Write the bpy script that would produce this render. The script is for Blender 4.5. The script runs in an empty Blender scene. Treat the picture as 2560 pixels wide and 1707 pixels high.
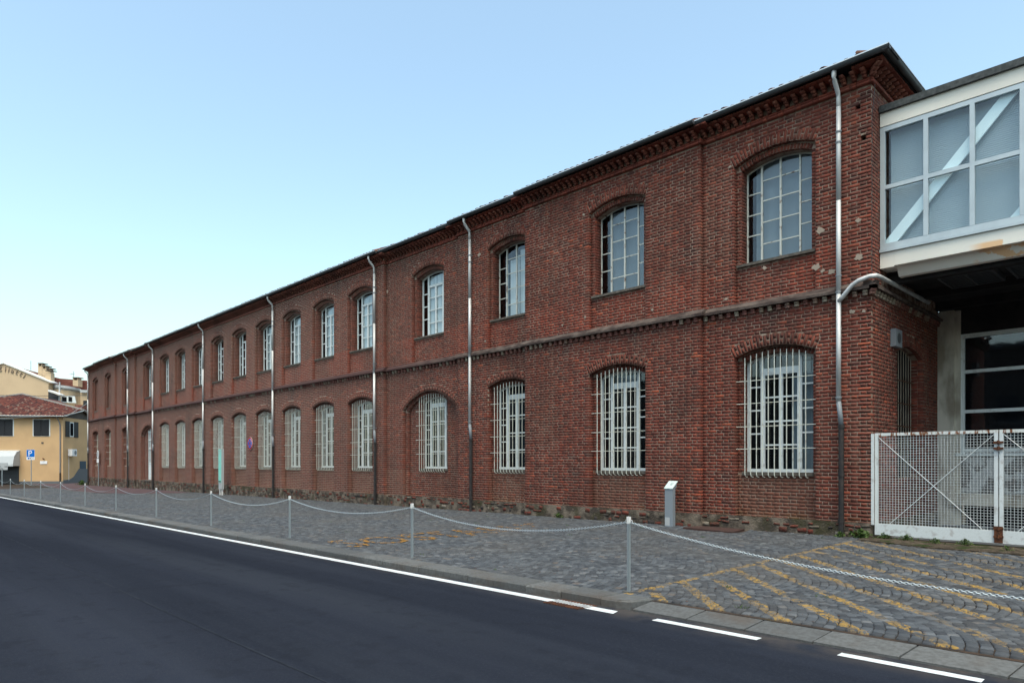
import bpy, bmesh, math, random
import numpy as np
from mathutils import Matrix, Vector
random.seed(7); np.random.seed(7)
sc = bpy.context.scene
# ------------------------------------------------------------ camera, sky, sun, exposure
FPX, U0, V0 = 1703.0, 1280.0, 1156.0
TH = math.atan(1655 / FPX)
FW = (-math.cos(TH), math.sin(TH)); RT = (math.sin(TH), math.cos(TH))
D, HC = 15.0, 1.60
cam_d = bpy.data.cameras.new('camera'); cam = bpy.data.objects.new('camera', cam_d)
sc.collection.objects.link(cam); sc.camera = cam
cam.location = (0, -D, HC)
cam.rotation_euler = (math.pi / 2, 0, math.pi / 2 - TH)
cam_d.sensor_width = 36; cam_d.lens = FPX / 2560 * 36
cam_d.shift_y = (V0 - 853.5) / 2560; cam_d.shift_x = 0
cam_d.clip_start = .1; cam_d.clip_end = 3000
w = bpy.data.worlds.new('World'); sc.world = w; w.use_nodes = True
nt = w.node_tree; bg = nt.nodes['Background']
sky = nt.nodes.new('ShaderNodeTexSky'); sky.sky_type = 'NISHITA'; sky.sun_disc = False
SUN_EL, SUN_AZ = math.radians(66), math.radians(134)
sky.sun_elevation = SUN_EL; sky.sun_rotation = SUN_AZ
sky.air_density = 1.0; sky.dust_density = 3.2; sky.ozone_density = 1.2
wb = nt.nodes.new('ShaderNodeMix'); wb.data_type = 'RGBA'; wb.blend_type = 'MULTIPLY'; wb.inputs['Factor'].default_value = 1
wb.inputs[7].default_value = (1.18, 1.235, 1.05, 1)      # the photograph's white balance
nt.links.new(sky.outputs[0], wb.inputs[6]); nt.links.new(wb.outputs[2], bg.inputs[0]); bg.inputs[1].default_value = .15
sun_d = bpy.data.lights.new('sun', 'SUN'); sun = bpy.data.objects.new('sun', sun_d)
sc.collection.objects.link(sun)
sun_d.energy = .7; sun_d.angle = math.radians(30); sun_d.color = (1, .90, .83)
sdir = Vector((math.sin(SUN_AZ) * math.cos(SUN_EL), math.cos(SUN_AZ) * math.cos(SUN_EL), math.sin(SUN_EL)))
sun.rotation_euler = sdir.to_track_quat('Z', 'Y').to_euler()
sc.view_settings.view_transform = 'Standard'; sc.view_settings.look = 'None'
sc.view_settings.exposure = 1.1; sc.view_settings.gamma = 1; sc.view_settings.use_curve_mapping = False

# ------------------------------------------------------------ helpers
COL = sc.collection
WL = {}                                   # world location of every parent

def dep(x, y): return FW[0] * x + FW[1] * (y + D)
def proj(x, y, z):
    d = dep(x, y)
    if d < .3: return None
    return U0 + FPX * (RT[0] * x + RT[1] * (y + D)) / d, V0 - FPX * (z - HC) / d, d
def P(r, d, z=0):                         # a point r metres right of and d metres ahead of the camera's foot
    return (r * RT[0] + d * FW[0], r * RT[1] + d * FW[1] - D, z)
def gz(x, y=0, off=0):                    # the ground falls gently along the facade and to the kerb
    return .09 + .0067 * min(x, 0) - .006 * min(max(-y, 0), 8.6) + off

def put(o, parent=None, loc=None):
    COL.objects.link(o)
    wl = Vector(loc) if loc is not None else Vector((0, 0, 0))
    if parent is not None:
        o.parent = parent; o.location = wl - WL[parent.name]
    else: o.location = wl
    WL[o.name] = wl
    return o
def tag(o, label=None, cat=None, group=None, kind=None):
    if label: o['label'] = label
    if cat: o['category'] = cat
    if group: o['group'] = group
    if kind: o['kind'] = kind
    return o
def empty(name, loc, label=None, cat=None, group=None, parent=None):
    o = bpy.data.objects.new(name, None); o.empty_display_size = .3
    put(o, parent, loc); tag(o, label, cat, group); return o

class MB:
    def __init__(s): s.v = []; s.f = []
    def face(s, pts):
        n = len(s.v); s.v += [tuple(p) for p in pts]; s.f.append(tuple(range(n, n + len(pts))))
    def hexa(s, c):                       # 8 corners: bottom 4 ccw, top 4 ccw
        n = len(s.v); s.v += [tuple(p) for p in c]
        for q in ((0, 3, 2, 1), (4, 5, 6, 7), (0, 1, 5, 4), (1, 2, 6, 5), (2, 3, 7, 6), (3, 0, 4, 7)):
            s.f.append(tuple(n + i for i in q))
    def box(s, x0, x1, y0, y1, z0, z1):
        s.hexa([(x0, y0, z0), (x1, y0, z0), (x1, y1, z0), (x0, y1, z0), (x0, y0, z1), (x1, y0, z1), (x1, y1, z1), (x0, y1, z1)])
    def obox(s, O, a, b, z0, z1, a0, a1, b0, b1):   # box in a horizontal frame with origin O and unit axes a, b
        c = []
        for z in (z0, z1):
            for p, q in ((a0, b0), (a1, b0), (a1, b1), (a0, b1)):
                c.append((O[0] + a[0] * p + b[0] * q, O[1] + a[1] * p + b[1] * q, z))
        s.hexa(c)
    def prism(s, pts, ax, t0, t1):        # pts: 2D outline, extruded along axis ax ('x','y','z')
        def m(p, t):
            return {'x': (t, p[0], p[1]), 'y': (p[0], t, p[1]), 'z': (p[0], p[1], t)}[ax]
        n = len(pts); a = [m(p, t0) for p in pts]; b = [m(p, t1) for p in pts]
        k = len(s.v); s.v += a + b
        s.f.append(tuple(range(k, k + n))[::-1]); s.f.append(tuple(range(k + n, k + 2 * n)))
        for i in range(n):
            j = (i + 1) % n; s.f.append((k + i, k + j, k + n + j, k + n + i))
    def tube(s, pts, r, seg=8, caps=True):
        pts = [Vector(p) for p in pts]; rings = []
        rr = r if isinstance(r, (list, tuple)) else [r] * len(pts)
        for i, p in enumerate(pts):
            t = (pts[min(i + 1, len(pts) - 1)] - pts[max(i - 1, 0)])
            t = t.normalized() if t.length > 1e-9 else Vector((0, 0, 1))
            up = Vector((0, 0, 1)) if abs(t.z) < .9 else Vector((1, 0, 0))
            a = t.cross(up).normalized(); b = t.cross(a)
            k = len(s.v); rings.append(k)
            for j in range(seg):
                an = 2 * math.pi * j / seg
                s.v.append(tuple(p + a * rr[i] * math.cos(an) + b * rr[i] * math.sin(an)))
        for i in range(len(rings) - 1):
            for j in range(seg):
                j2 = (j + 1) % seg
                s.f.append((rings[i] + j, rings[i] + j2, rings[i + 1] + j2, rings[i + 1] + j))
        if caps:
            s.f.append(tuple(rings[0] + j for j in range(seg))); s.f.append(tuple(rings[-1] + j for j in range(seg))[::-1])
    def mesh(s, name, mat=None, smooth=False):
        me = bpy.data.meshes.new(name); me.from_pydata(s.v, [], s.f)
        if mat:
            me.materials.append(mat)
        if smooth:
            for p in me.polygons: p.use_smooth = True
        me.update(); return me
    def build(s, name, mat, parent=None, kind=None, smooth=False, fixn=True):
        me = s.mesh(name, mat, smooth)
        if fixn:
            bm = bmesh.new(); bm.from_mesh(me); bmesh.ops.recalc_face_normals(bm, faces=bm.faces); bm.to_mesh(me); bm.free()
        o = bpy.data.objects.new(name, me)
        put(o, parent, (0, 0, 0))
        if kind: o['kind'] = kind
        return o

def big_mesh(name, V, Fq, mat):           # V (n,3) array, Fq (m,4) array of quads
    me = bpy.data.meshes.new(name)
    me.vertices.add(len(V)); me.vertices.foreach_set('co', V.astype(np.float32).ravel())
    m = len(Fq); me.loops.add(m * 4); me.loops.foreach_set('vertex_index', Fq.astype(np.int32).ravel())
    me.polygons.add(m); me.polygons.foreach_set('loop_start', np.arange(0, m * 4, 4, dtype=np.int32))
    me.polygons.foreach_set('loop_total', np.full(m, 4, dtype=np.int32))
    me.materials.append(mat); me.update(calc_edges=True); me.validate(); return me

# unit pieces: (verts, quads). width = x, depth = y (0 front .. 1 back), height = z
def unit_box(ins=.0):
    a = .5 - ins
    v = [(-a, 0, -a), (a, 0, -a), (a, 0, a), (-a, 0, a), (-.5, 1, -.5), (.5, 1, -.5), (.5, 1, .5), (-.5, 1, .5)]
    f = [(0, 1, 2, 3), (1, 5, 6, 2), (3, 2, 6, 7), (4, 0, 3, 7), (4, 5, 1, 0)]
    return np.array(v, float), np.array(f)
U_BRICK = unit_box(.012)
def unit_cobble():                        # top face at z=0, body below
    v = []; a = .5; b = .40
    v = [(-b, -b, 0), (b, -b, 0), (b, b, 0), (-b, b, 0), (-a, -a, -.18), (a, -a, -.18), (a, a, -.18), (-a, a, -.18),
         (-a, -a, -1), (a, -a, -1), (a, a, -1), (-a, a, -1)]
    f = [(0, 1, 2, 3)]
    for k in (0, 4):
        for i in range(4):
            j = (i + 1) % 4; f.append((k + 4 + i, k + 4 + j, k + j, k + i))
    return np.array(v, float), np.array(f)
U_COB = unit_cobble()
def unit_boxes(bs):
    m = MB()
    for b in bs: m.box(*b)
    return np.array(m.v, float), np.array(m.f)
# stepped cornice bracket, three oversailing courses; projects towards -y
U_BRK = unit_boxes([(-.5, .5, -.35, 0, 0, .30), (-.5, .5, -.62, 0, .34, .62), (-.5, .5, -1, 0, .66, 1)])
U_DEN = unit_boxes([(-.5, .5, -.8, 0, 0, .46), (-.5, .5, -1, 0, .52, 1)])
def unit_tile():                          # half-round roof tile, axis along y, crown up
    v = []; f = []; n = 5
    for y, r in ((0, 1.0), (1, .86)):
        for j in range(n + 1):
            a = math.pi * j / n; v.append((-.5 * r * math.cos(a), y, .5 * r * math.sin(a)))
        for j in range(n + 1):
            a = math.pi * j / n; v.append((-.42 * r * math.cos(a), y, .40 * r * math.sin(a)))
    k = n + 1
    for j in range(n):
        f.append((j, j + 1, 2 * k + j + 1, 2 * k + j)); f.append((k + j, 3 * k + j, 3 * k + j + 1, k + j + 1))
        f.append((j, k + j, k + j + 1, j + 1))
    return np.array(v, float), np.array(f)
U_TILE = unit_tile()

def rotz(a): c, s = math.cos(a), math.sin(a); return np.array([[c, -s, 0], [s, c, 0], [0, 0, 1.]])
def roty(a): c, s = math.cos(a), math.sin(a); return np.array([[c, 0, s], [0, 1, 0], [-s, 0, c]])
def rotx(a): c, s = math.cos(a), math.sin(a); return np.array([[1, 0, 0], [0, c, -s], [0, s, c]])
I3 = np.eye(3)

def emit(parent, name, rest_name, unit, pieces, mat, limit=300):
    """pieces: (loc, rot3x3, scale). The ones that show largest become single objects sharing one mesh, the rest one mesh."""
    UV, UF = unit
    def score(p):
        q = proj(*p[0])
        if q is None: return 1e9
        u, v, d = q
        return d + (0 if -10 < u < 2570 and -10 < v < 1717 else 1e4)
    order = sorted(range(len(pieces)), key=lambda i: score(pieces[i]))
    top, rest = order[:limit], order[limit:]
    me = big_mesh(name, UV, UF, mat)
    pl = WL[parent.name]
    for i in top:
        L, Rm, S = pieces[i]
        o = bpy.data.objects.new(name, me); COL.objects.link(o); o.parent = parent
        M = Matrix(Rm.tolist()).to_4x4() @ Matrix.Diagonal((S[0], S[1], S[2], 1))
        o.matrix_basis = Matrix.Translation(Vector(L) - pl) @ M
    if rest:
        n = len(rest)
        Ls = np.array([pieces[i][0] for i in rest]); Rs = np.array([pieces[i][1] for i in rest]); Ss = np.array([pieces[i][2] for i in rest])
        V = np.einsum('nij,nkj->nki', Rs, UV[None] * Ss[:, None, :]) + Ls[:, None, :]
        Fq = (UF[None] + (np.arange(n) * len(UV))[:, None, None])
        me2 = big_mesh(rest_name, V.reshape(-1, 3), Fq.reshape(-1, 4), mat)
        o = bpy.data.objects.new(rest_name, me2); put(o, parent, (0, 0, 0)); o['kind'] = 'stuff'

# ------------------------------------------------------------ materials
MATS = {}
class N:
    def __init__(s, name):
        s.m = bpy.data.materials.new(name); s.m.use_nodes = True; s.t = s.m.node_tree
        s.b = s.t.nodes['Principled BSDF']; MATS[name] = s.m
    def n(s, typ, **kw):
        x = s.t.nodes.new(typ)
        for k, v in kw.items():
            if k.startswith('i_'):
                key = k[2:]; key = int(key) if key.isdigit() else key
                x.inputs[key].default_value = v
            else: setattr(x, k, v)
        return x
    def l(s, a, b): s.t.links.new(a, b)
    def pos(s): return s.n('ShaderNodeNewGeometry').outputs['Position']
    def noise(s, scale, detail=4, vec=None, stretch=None, rough=.55):
        x = s.n('ShaderNodeTexNoise'); x.inputs['Scale'].default_value = scale; x.inputs['Detail'].default_value = detail; x.inputs['Roughness'].default_value = rough
        v = vec or s.pos()
        if stretch:
            mp = s.n('ShaderNodeMapping'); mp.inputs['Scale'].default_value = stretch; s.l(v, mp.inputs[0]); v = mp.outputs[0]
        s.l(v, x.inputs['Vector']); return x.outputs['Fac']
    def ramp(s, fac, stops, interp='LINEAR'):
        r = s.n('ShaderNodeValToRGB'); cr = r.color_ramp; cr.interpolation = interp
        while len(cr.elements) < len(stops): cr.elements.new(.5)
        for e, (p, c) in zip(cr.elements, stops):
            e.position = p; e.color = (*c, 1) if len(c) == 3 else c
        s.l(fac, r.inputs[0]); return r.outputs[0]
    def mask(s, fac, a, b):
        return s.ramp(fac, [(a, (0, 0, 0)), (b, (1, 1, 1))])
    def mix(s, fac, a, b, typ='MIX'):
        x = s.n('ShaderNodeMix', data_type='RGBA', blend_type=typ)
        for sk, v in ((x.inputs['Factor'], fac), (x.inputs[6], a), (x.inputs[7], b)):
            if isinstance(v, (int, float)): sk.default_value = v
            elif isinstance(v, tuple): sk.default_value = (*v, 1) if len(v) == 3 else v
            else: s.l(v, sk)
        return x.outputs[2]
    def math(s, op, a, b=None, c=None):
        x = s.n('ShaderNodeMath', operation=op)
        for i, v in enumerate((a, b, c)):
            if v is None: continue
            if isinstance(v, (int, float)): x.inputs[i].default_value = v
            else: s.l(v, x.inputs[i])
        return x.outputs[0]
    def sep(s, v=None):
        x = s.n('ShaderNodeSeparateXYZ'); s.l(v or s.pos(), x.inputs[0]); return x.outputs
    def rnd(s):
        g = s.n('ShaderNodeNewGeometry'); o = s.n('ShaderNodeObjectInfo')
        return s.math('FRACT', s.math('ADD', g.outputs['Random Per Island'], o.outputs['Random']))
    def col(s, c):
        if isinstance(c, tuple): s.b.inputs['Base Color'].default_value = (*c, 1)
        else: s.l(c, s.b.inputs['Base Color'])
    def rough(s, r, spec=None, metal=None):
        if isinstance(r, (int, float)): s.b.inputs['Roughness'].default_value = r
        else: s.l(r, s.b.inputs['Roughness'])
        if spec is not None: s.b.inputs['Specular IOR Level'].default_value = spec
        if metal is not None: s.b.inputs['Metallic'].default_value = metal
    def bump(s, h, st=.3, dist=.01):
        x = s.n('ShaderNodeBump'); x.inputs['Strength'].default_value = st; x.inputs['Distance'].default_value = dist
        s.l(h, x.inputs['Height']); s.l(x.outputs[0], s.b.inputs['Normal'])

def brick_mat(name, stops, moss=True):
    a = N(name); r = a.rnd(); X, Y, Z = a.sep()
    c = a.ramp(r, stops)
    c = a.mix(a.mask(a.noise(60, 3, stretch=(1, 1, 3)), .35, .75), c, (.05, .028, .022), 'MIX') if False else c
    g = a.noise(45, 5, stretch=(.6, .6, 2.2)); c = a.mix(a.math('MULTIPLY', a.mask(g, .42, .75), .30), c, (.060, .023, .017))
    big = a.noise(.38, 6); c = a.mix(a.math('MULTIPLY', a.mask(big, .44, .62), .48), c, (.068, .025, .018))
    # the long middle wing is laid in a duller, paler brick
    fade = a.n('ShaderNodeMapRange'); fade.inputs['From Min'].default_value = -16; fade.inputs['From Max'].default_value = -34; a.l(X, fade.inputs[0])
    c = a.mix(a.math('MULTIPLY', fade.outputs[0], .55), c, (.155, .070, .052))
    # lime bloom and soot streaks
    st = a.noise(1.3, 6, stretch=(1.5, 1.5, .16)); c = a.mix(a.math('MULTIPLY', a.mask(st, .54, .72), .42), c, (.20, .10, .072))
    d2 = a.noise(.8, 6, stretch=(1, 1, .45)); c = a.mix(a.math('MULTIPLY', a.mask(d2, .54, .68), .55), c, (.035, .022, .02))
    # dusty infill panels under the ground-floor sills
    pn = a.math('MULTIPLY', a.math('MULTIPLY', a.math('GREATER_THAN', Y, .07), a.math('LESS_THAN', Y, .30)), a.math('MULTIPLY', a.math('LESS_THAN', Z, 1.34), a.math('LESS_THAN', X, -5.3)))
    c = a.mix(a.math('MULTIPLY', pn, .45), c, (.155, .078, .056))
    # rosy replaced bricks just under the upper sills
    z1 = a.math('SMOOTH_MIN', a.math('SUBTRACT', Z, 5.3), a.math('SUBTRACT', 6.35, Z), .1)
    zm = a.math('MULTIPLY', a.mask(z1, .0, .12), a.mask(a.noise(.7, 3), .40, .60))
    c = a.mix(a.math('MULTIPLY', zm, .38), c, (.28, .05, .027))
    if moss:
        zz = a.math('SUBTRACT', Z, a.math('MULTIPLY', X, .0067))
        mz = a.math('MULTIPLY', a.mask(a.math('SUBTRACT', .62, zz), .0, .25), a.mask(a.noise(1.4, 5), .50, .66))
        c = a.mix(a.math('MULTIPLY', mz, .75), c, (.075, .048, .016))
    a.col(c); a.rough(.88, .25); a.bump(a.noise(90, 5), .5, .006); return a.m
BR = [(0, (.064, .024, .020)), (.08, (.092, .028, .021)), (.35, (.118, .031, .022)), (.6, (.138, .034, .024)), (.88, (.168, .040, .026)), (.97, (.215, .050, .029)), (1, (.28, .066, .034))]
m_brick = brick_mat('brick_red', BR)
m_arch = brick_mat('brick_arch', [(0, (.085, .027, .020)), (.4, (.14, .038, .026)), (.8, (.18, .047, .031)), (1, (.23, .06, .037))])
m_fascia = brick_mat('brick_cornice', [(0, (.16, .038, .026)), (.5, (.21, .050, .033)), (1, (.27, .065, .04))], False)
m_brk = brick_mat('brick_bracket', [(0, (.19, .062, .045)), (.5, (.26, .088, .062)), (1, (.32, .13, .09))], False)
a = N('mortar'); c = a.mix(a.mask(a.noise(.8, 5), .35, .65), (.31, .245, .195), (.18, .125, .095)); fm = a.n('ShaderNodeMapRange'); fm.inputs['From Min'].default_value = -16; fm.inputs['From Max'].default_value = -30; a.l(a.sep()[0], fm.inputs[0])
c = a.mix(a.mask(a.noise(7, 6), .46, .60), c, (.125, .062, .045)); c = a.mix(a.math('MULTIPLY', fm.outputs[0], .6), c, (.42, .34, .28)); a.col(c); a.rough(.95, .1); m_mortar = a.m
a = N('rubble'); r = a.rnd()
c = a.ramp(r, [(0, (.13, .035, .026)), (.34, (.10, .034, .026)), (.52, (.18, .045, .03)), (.60, (.045, .040, .040)), (.74, (.075, .064, .056)), (.84, (.14, .12, .095)), (.94, (.22, .19, .155)), (1, (.1, .08, .065))], 'CONSTANT')
c = a.mix(a.math('MULTIPLY', a.mask(a.noise(14, 5), .4, .65), .6), c, (.075, .062, .05)); a.col(c); a.rough(.95, .1); a.bump(a.noise(30, 5), .9, .03); m_rubble = a.m
a = N('plinth_mortar'); c = a.mix(a.mask(a.noise(3, 6), .42, .58), (.060, .050, .042), (.17, .14, .112))
c = a.mix(a.mask(a.noise(1.6, 4), .52, .66), c, (.055, .05, .03)); a.col(c); a.rough(.97, .1); a.bump(a.noise(25, 6), 1, .03); m_pmortar = a.m
a = N('ledge_stone'); c = a.mix(a.mask(a.noise(6, 5, stretch=(.4, 1, 1)), .4, .62), (.045, .032, .029), (.115, .09, .078))
fade = a.n('ShaderNodeMapRange'); fade.inputs['From Min'].default_value = -17; fade.inputs['From Max'].default_value = -22; a.l(a.sep()[0], fade.inputs[0])
c = a.mix(fade.outputs[0], c, (.062, .033, .031)); a.col(c); a.rough(.9, .2); a.bump(a.noise(40, 4), .6, .01); m_ledge = a.m
a = N('dentil_brick'); c = a.ramp(a.rnd(), [(0, (.13, .055, .045)), (.4, (.21, .085, .07)), (.6, (.20, .15, .11)), (.8, (.30, .26, .20)), (1, (.19, .08, .065))]); a.col(a.mix(a.math('MULTIPLY', a.mask(a.noise(30, 4), .4, .7), .5), c, (.05, .035, .03))); a.rough(.9, .2); m_dentil = a.m
a = N('cobble_stone'); X, Y, Z = a.sep(); r = a.rnd()
c = a.ramp(r, [(0, (.034, .038, .045)), (.3, (.051, .058, .067)), (.6, (.069, .078, .089)), (.88, (.090, .101, .114)), (.97, (.13, .14, .15)), (1, (.11, .095, .085))])
c = a.mix(a.math('MULTIPLY', a.mask(a.noise(28, 5), .4, .7), .45), c, (.055, .058, .064))
c = a.mix(a.math('MULTIPLY', a.mask(a.noise(.55, 4), .42, .66), .35), c, (.085, .078, .07))
# worn yellow road paint: hatched box before the gate (real paint on the stones)
sm = a.math('ADD', X, Y); fr = a.math('FRACT', a.math('DIVIDE', a.math('ADD', sm, 20.0), .72))
stripe = a.math('MULTIPLY', a.math('LESS_THAN', fr, .26), 1)
inx = a.math('MULTIPLY', a.math('GREATER_THAN', X, -5.02), a.math('LESS_THAN', X, 6.0))
iny = a.math('MULTIPLY', a.math('GREATER_THAN', Y, -8.42), a.math('LESS_THAN', Y, -.7))
edge = a.math('MAXIMUM', a.math('LESS_THAN', X, -4.90), a.math('MAXIMUM', a.math('LESS_THAN', Y, -8.30), a.math('GREATER_THAN', Y, -.86)))
pm = a.math('MULTIPLY', a.math('MULTIPLY', inx, iny), a.math('MAXIMUM', stripe, edge))
wear = a.math('MULTIPLY', a.mask(a.noise(26, 6, stretch=(1, .6, 1), rough=.78), .455, .525), a.mask(a.noise(1.6, 5), .36, .54))
wr2 = a.math('GREATER_THAN', r, .10)
c = a.mix(a.math('MULTIPLY', a.math('MULTIPLY', a.math('MULTIPLY', pm, wear), wr2), .92), c, (.28, .175, .045))
a.col(c); a.rough(.75, .18); a.bump(a.noise(60, 5), .5, .006); m_cobble = a.m
a = N('joint_sand'); c = a.mix(a.mask(a.noise(2.5, 5), .4, .6), (.028, .024, .022), (.06, .042, .032)); c = a.mix(a.mask(a.noise(.9, 4), .60, .72), c, (.03, .036, .012)); a.col(c); a.rough(1, .1); m_sand = a.m
a = N('road_paint_yellow_letters'); a.col((.30, .15, .02)); a.rough(.7, .3); m_yel = a.m
a = N('kerb_granite'); c = a.ramp(a.rnd(), [(0, (.075, .080, .083)), (1, (.125, .130, .130))]); c = a.mix(a.math('MULTIPLY', a.mask(a.noise(22, 6), .4, .65), .5), c, (.045, .044, .042)); c = a.mix(a.math('MULTIPLY', a.mask(a.noise(1.3, 5), .5, .66), .55), c, (.075, .058, .045)); a.col(c); a.rough(.8, .3); a.bump(a.noise(90, 4), .4, .005); m_kerb = a.m
a = N('asphalt'); c = a.mix(a.mask(a.noise(.5, 7, stretch=(.07, 1, 1)), .34, .64), (.013, .016, .024), (.024, .029, .042))
c = a.mix(a.math('MULTIPLY', a.mask(a.noise(120, 3), .52, .75), .45), c, (.055, .060, .070)); c = a.mix(a.math('MULTIPLY', a.mask(a.noise(1.1, 5, stretch=(.03, .5, 1)), .46, .66), .6), c, (.012, .015, .022)); c = a.mix(a.math('MULTIPLY', a.mask(a.noise(1.7, 5, stretch=(.025, .45, 1)), .50, .68), .5), c, (.034, .040, .052)); c = a.mix(a.math('MULTIPLY', a.mask(a.noise(230, 2), .5, .72), .5), c, (.018, .02, .026))
c = a.mix(a.math('MULTIPLY', a.mask(a.noise(34, 4), .50, .72), .30), c, (.034, .038, .048)); c = a.mix(a.math('MULTIPLY', a.mask(a.noise(4, 6), .55, .66), .25), c, (.013, .015, .02)); Y = a.sep()[1]; dirt = a.math('MULTIPLY', a.mask(a.math('ADD', Y, 9.15), .05, .45), a.mask(a.noise(3, 5), .35, .6)); c = a.mix(a.math('MULTIPLY', dirt, .7), c, (.075, .066, .06))
a.col(c); a.rough(.9, 0.0); a.bump(a.noise(240, 3), .5, .004); m_asph = a.m
a = N('asphalt_seam'); a.col(a.mix(a.mask(a.noise(3, 6), .42, .6), (.020, .024, .032), (.028, .033, .043))); a.rough(.9, 0); m_seam = a.m
a = N('asphalt_red'); a.col(a.mix(a.mask(a.noise(1.2, 5), .4, .62), (.065, .040, .045), (.085, .055, .058))); a.rough(.85, .2); m_red = a.m
a = N('line_paint'); c = a.mix(a.math('MULTIPLY', a.mask(a.noise(12, 7, rough=.7), .46, .62), .5), (.62, .66, .68), (.36, .38, .40)); a.col(c); a.rough(.6, .4); m_line = a.m
a = N('zinc_gutter'); a.col(a.mix(a.mask(a.noise(2, 5, stretch=(.3, 1, 1)), .4, .65), (.075, .082, .09), (.045, .047, .05))); a.rough(.5, .4, .4); m_zinc = a.m
a = N('zinc_bright'); a.col((.62, .63, .62)); a.rough(.32, .5, .75); m_zincb = a.m
a = N('steel_pipe'); a.col(a.mix(a.mask(a.noise(5, 5, stretch=(1, 1, .2)), .4, .7), (.56, .57, .57), (.36, .37, .37))); a.rough(.55, .4, .35); m_steel = a.m
a = N('cast_iron'); a.col(a.mix(a.mask(a.noise(8, 5), .45, .7), (.016, .015, .016), (.04, .03, .026))); a.rough(.55, .4); m_iron = a.m
a = N('grey_pipe'); a.col((.17, .19, .21)); a.rough(.5, .4); m_gpipe = a.m
def frame_mat(name, base, rust=.5):
    a = N(name); c = a.mix(a.math('MULTIPLY', a.mask(a.noise(7, 5), .56, .66), rust), base, (.13, .06, .035)); c = a.mix(a.math('MULTIPLY', a.mask(a.noise(40, 4), .45, .75), .3), c, tuple(x * .6 for x in base)); a.col(c); a.rough(.5, .4); return a.m
m_frame = frame_mat('window_frame_white', (.64, .69, .69), .25)
m_frame2 = frame_mat('window_frame_steel', (.50, .51, .47), .9)
m_bar = frame_mat('grille_paint', (.58, .60, .54), .45)
m_gate = frame_mat('gate_paint', (.56, .60, .61), .35)
a = N('gate_rusty'); X, Y, Z = a.sep(); c = a.mix(a.math('MULTIPLY', a.mask(a.noise(22, 5, stretch=(1, 1, .25)), .50, .60), a.mask(a.math('ADD', Z, 0), .2, .9)), (.56, .58, .57), (.17, .065, .025)); a.col(c); a.rough(.55, .3); m_rustw = a.m
a = N('rust'); a.col(a.mix(a.mask(a.noise(20, 5), .4, .6), (.12, .045, .022), (.05, .025, .018))); a.rough(.9, .2); m_rust = a.m
a = N('rust_plate'); a.col(a.mix(a.mask(a.noise(5, 5), .4, .6), (.060, .032, .027), (.045, .026, .023))); a.rough(.85, .25); m_plate = a.m
def glass(name, tint=(.9, .95, .97), refl=1.5, dark=.75):
    m = bpy.data.materials.new(name); m.use_nodes = True; t = m.node_tree; t.nodes.clear()
    o = t.nodes.new('ShaderNodeOutputMaterial'); mx = t.nodes.new('ShaderNodeMixShader'); g = t.nodes.new('ShaderNodeBsdfGlossy'); tr = t.nodes.new('ShaderNodeBsdfTransparent'); fr = t.nodes.new('ShaderNodeFresnel')
    ge = t.nodes.new('ShaderNodeNewGeometry'); mr = t.nodes.new('ShaderNodeMapRange'); mr.inputs['To Min'].default_value = refl; mr.inputs['To Max'].default_value = 1 / refl; t.links.new(ge.outputs['Backfacing'], mr.inputs[0]); t.links.new(mr.outputs[0], fr.inputs[0])
    g.inputs['Roughness'].default_value = .03; g.inputs[0].default_value = (.95, .97, 1, 1); tr.inputs[0].default_value = (*[x * dark for x in tint], 1)
    nz = t.nodes.new('ShaderNodeTexNoise'); nz.inputs['Scale'].default_value = 1.6; t.links.new(ge.outputs['Position'], nz.inputs['Vector']); bp = t.nodes.new('ShaderNodeBump'); bp.inputs['Strength'].default_value = .05; bp.inputs['Distance'].default_value = .03; t.links.new(nz.outputs[0], bp.inputs['Height']); t.links.new(bp.outputs[0], g.inputs['Normal'])
    t.links.new(fr.outputs[0], mx.inputs[0]); t.links.new(tr.outputs[0], mx.inputs[1]); t.links.new(g.outputs[0], mx.inputs[2]); t.links.new(mx.outputs[0], o.inputs[0]); return m
m_glass = glass('window_glass', refl=1.5, dark=.95); m_glass_b = glass('bridge_glass', (.93, .98, 1), 1.45, .98)
a = N('curtain_white'); w1 = a.noise(9, 2, stretch=(1, 1, .02)); a.col(a.mix(a.mask(w1, .4, .6), (.74, .74, .72), (.52, .54, .54))); a.rough(.9, .1); m_curt = a.m
a = N('blind_grey'); a.col(a.mix(a.mask(a.noise(2, 3, stretch=(1, 1, .2)), .35, .7), (.20, .225, .245), (.25, .275, .295))); a.rough(.9, .1); m_blind = a.m
a = N('board_white'); c = a.mix(a.mask(a.noise(5, 6), .54, .60), (.44, .43, .40), (.13, .075, .05)); a.col(c); a.rough(.9, .1); m_board = a.m
a = N('board_beige'); a.col(a.mix(a.mask(a.noise(3, 5), .5, .68), (.30, .26, .21), (.20, .15, .11))); a.rough(.9, .1); m_beige = a.m
a = N('interior_dark'); a.col((.012, .012, .014)); a.rough(1, 0); m_dark = a.m  # near-black stands in for unlit depth behind windows, holes and openings
a = N('stone_sill'); a.col(a.mix(a.mask(a.noise(12, 5), .4, .65), (.075, .065, .055), (.13, .115, .10))); a.rough(.9, .2); m_sill = a.m
a = N('bridge_plaster'); X, Y, Z = a.sep()
c = a.mix(a.math('MULTIPLY', a.mask(a.noise(.9, 5, stretch=(1, 1, .5)), .4, .7), .3), (.72, .70, .64), (.55, .53, .48))
pz = a.math('MULTIPLY', a.mask(a.math('SUBTRACT', 5.83, Z), .02, .06), a.mask(a.math('ADD', X, 3.5), .2, .45)); pk = a.math('MULTIPLY', pz, a.mask(a.noise(3.0, 5), .47, .49)); c = a.mix(pk, c, (.70, .46, .27))
a.col(c); a.rough(.85, .2); m_plaster = a.m
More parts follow.
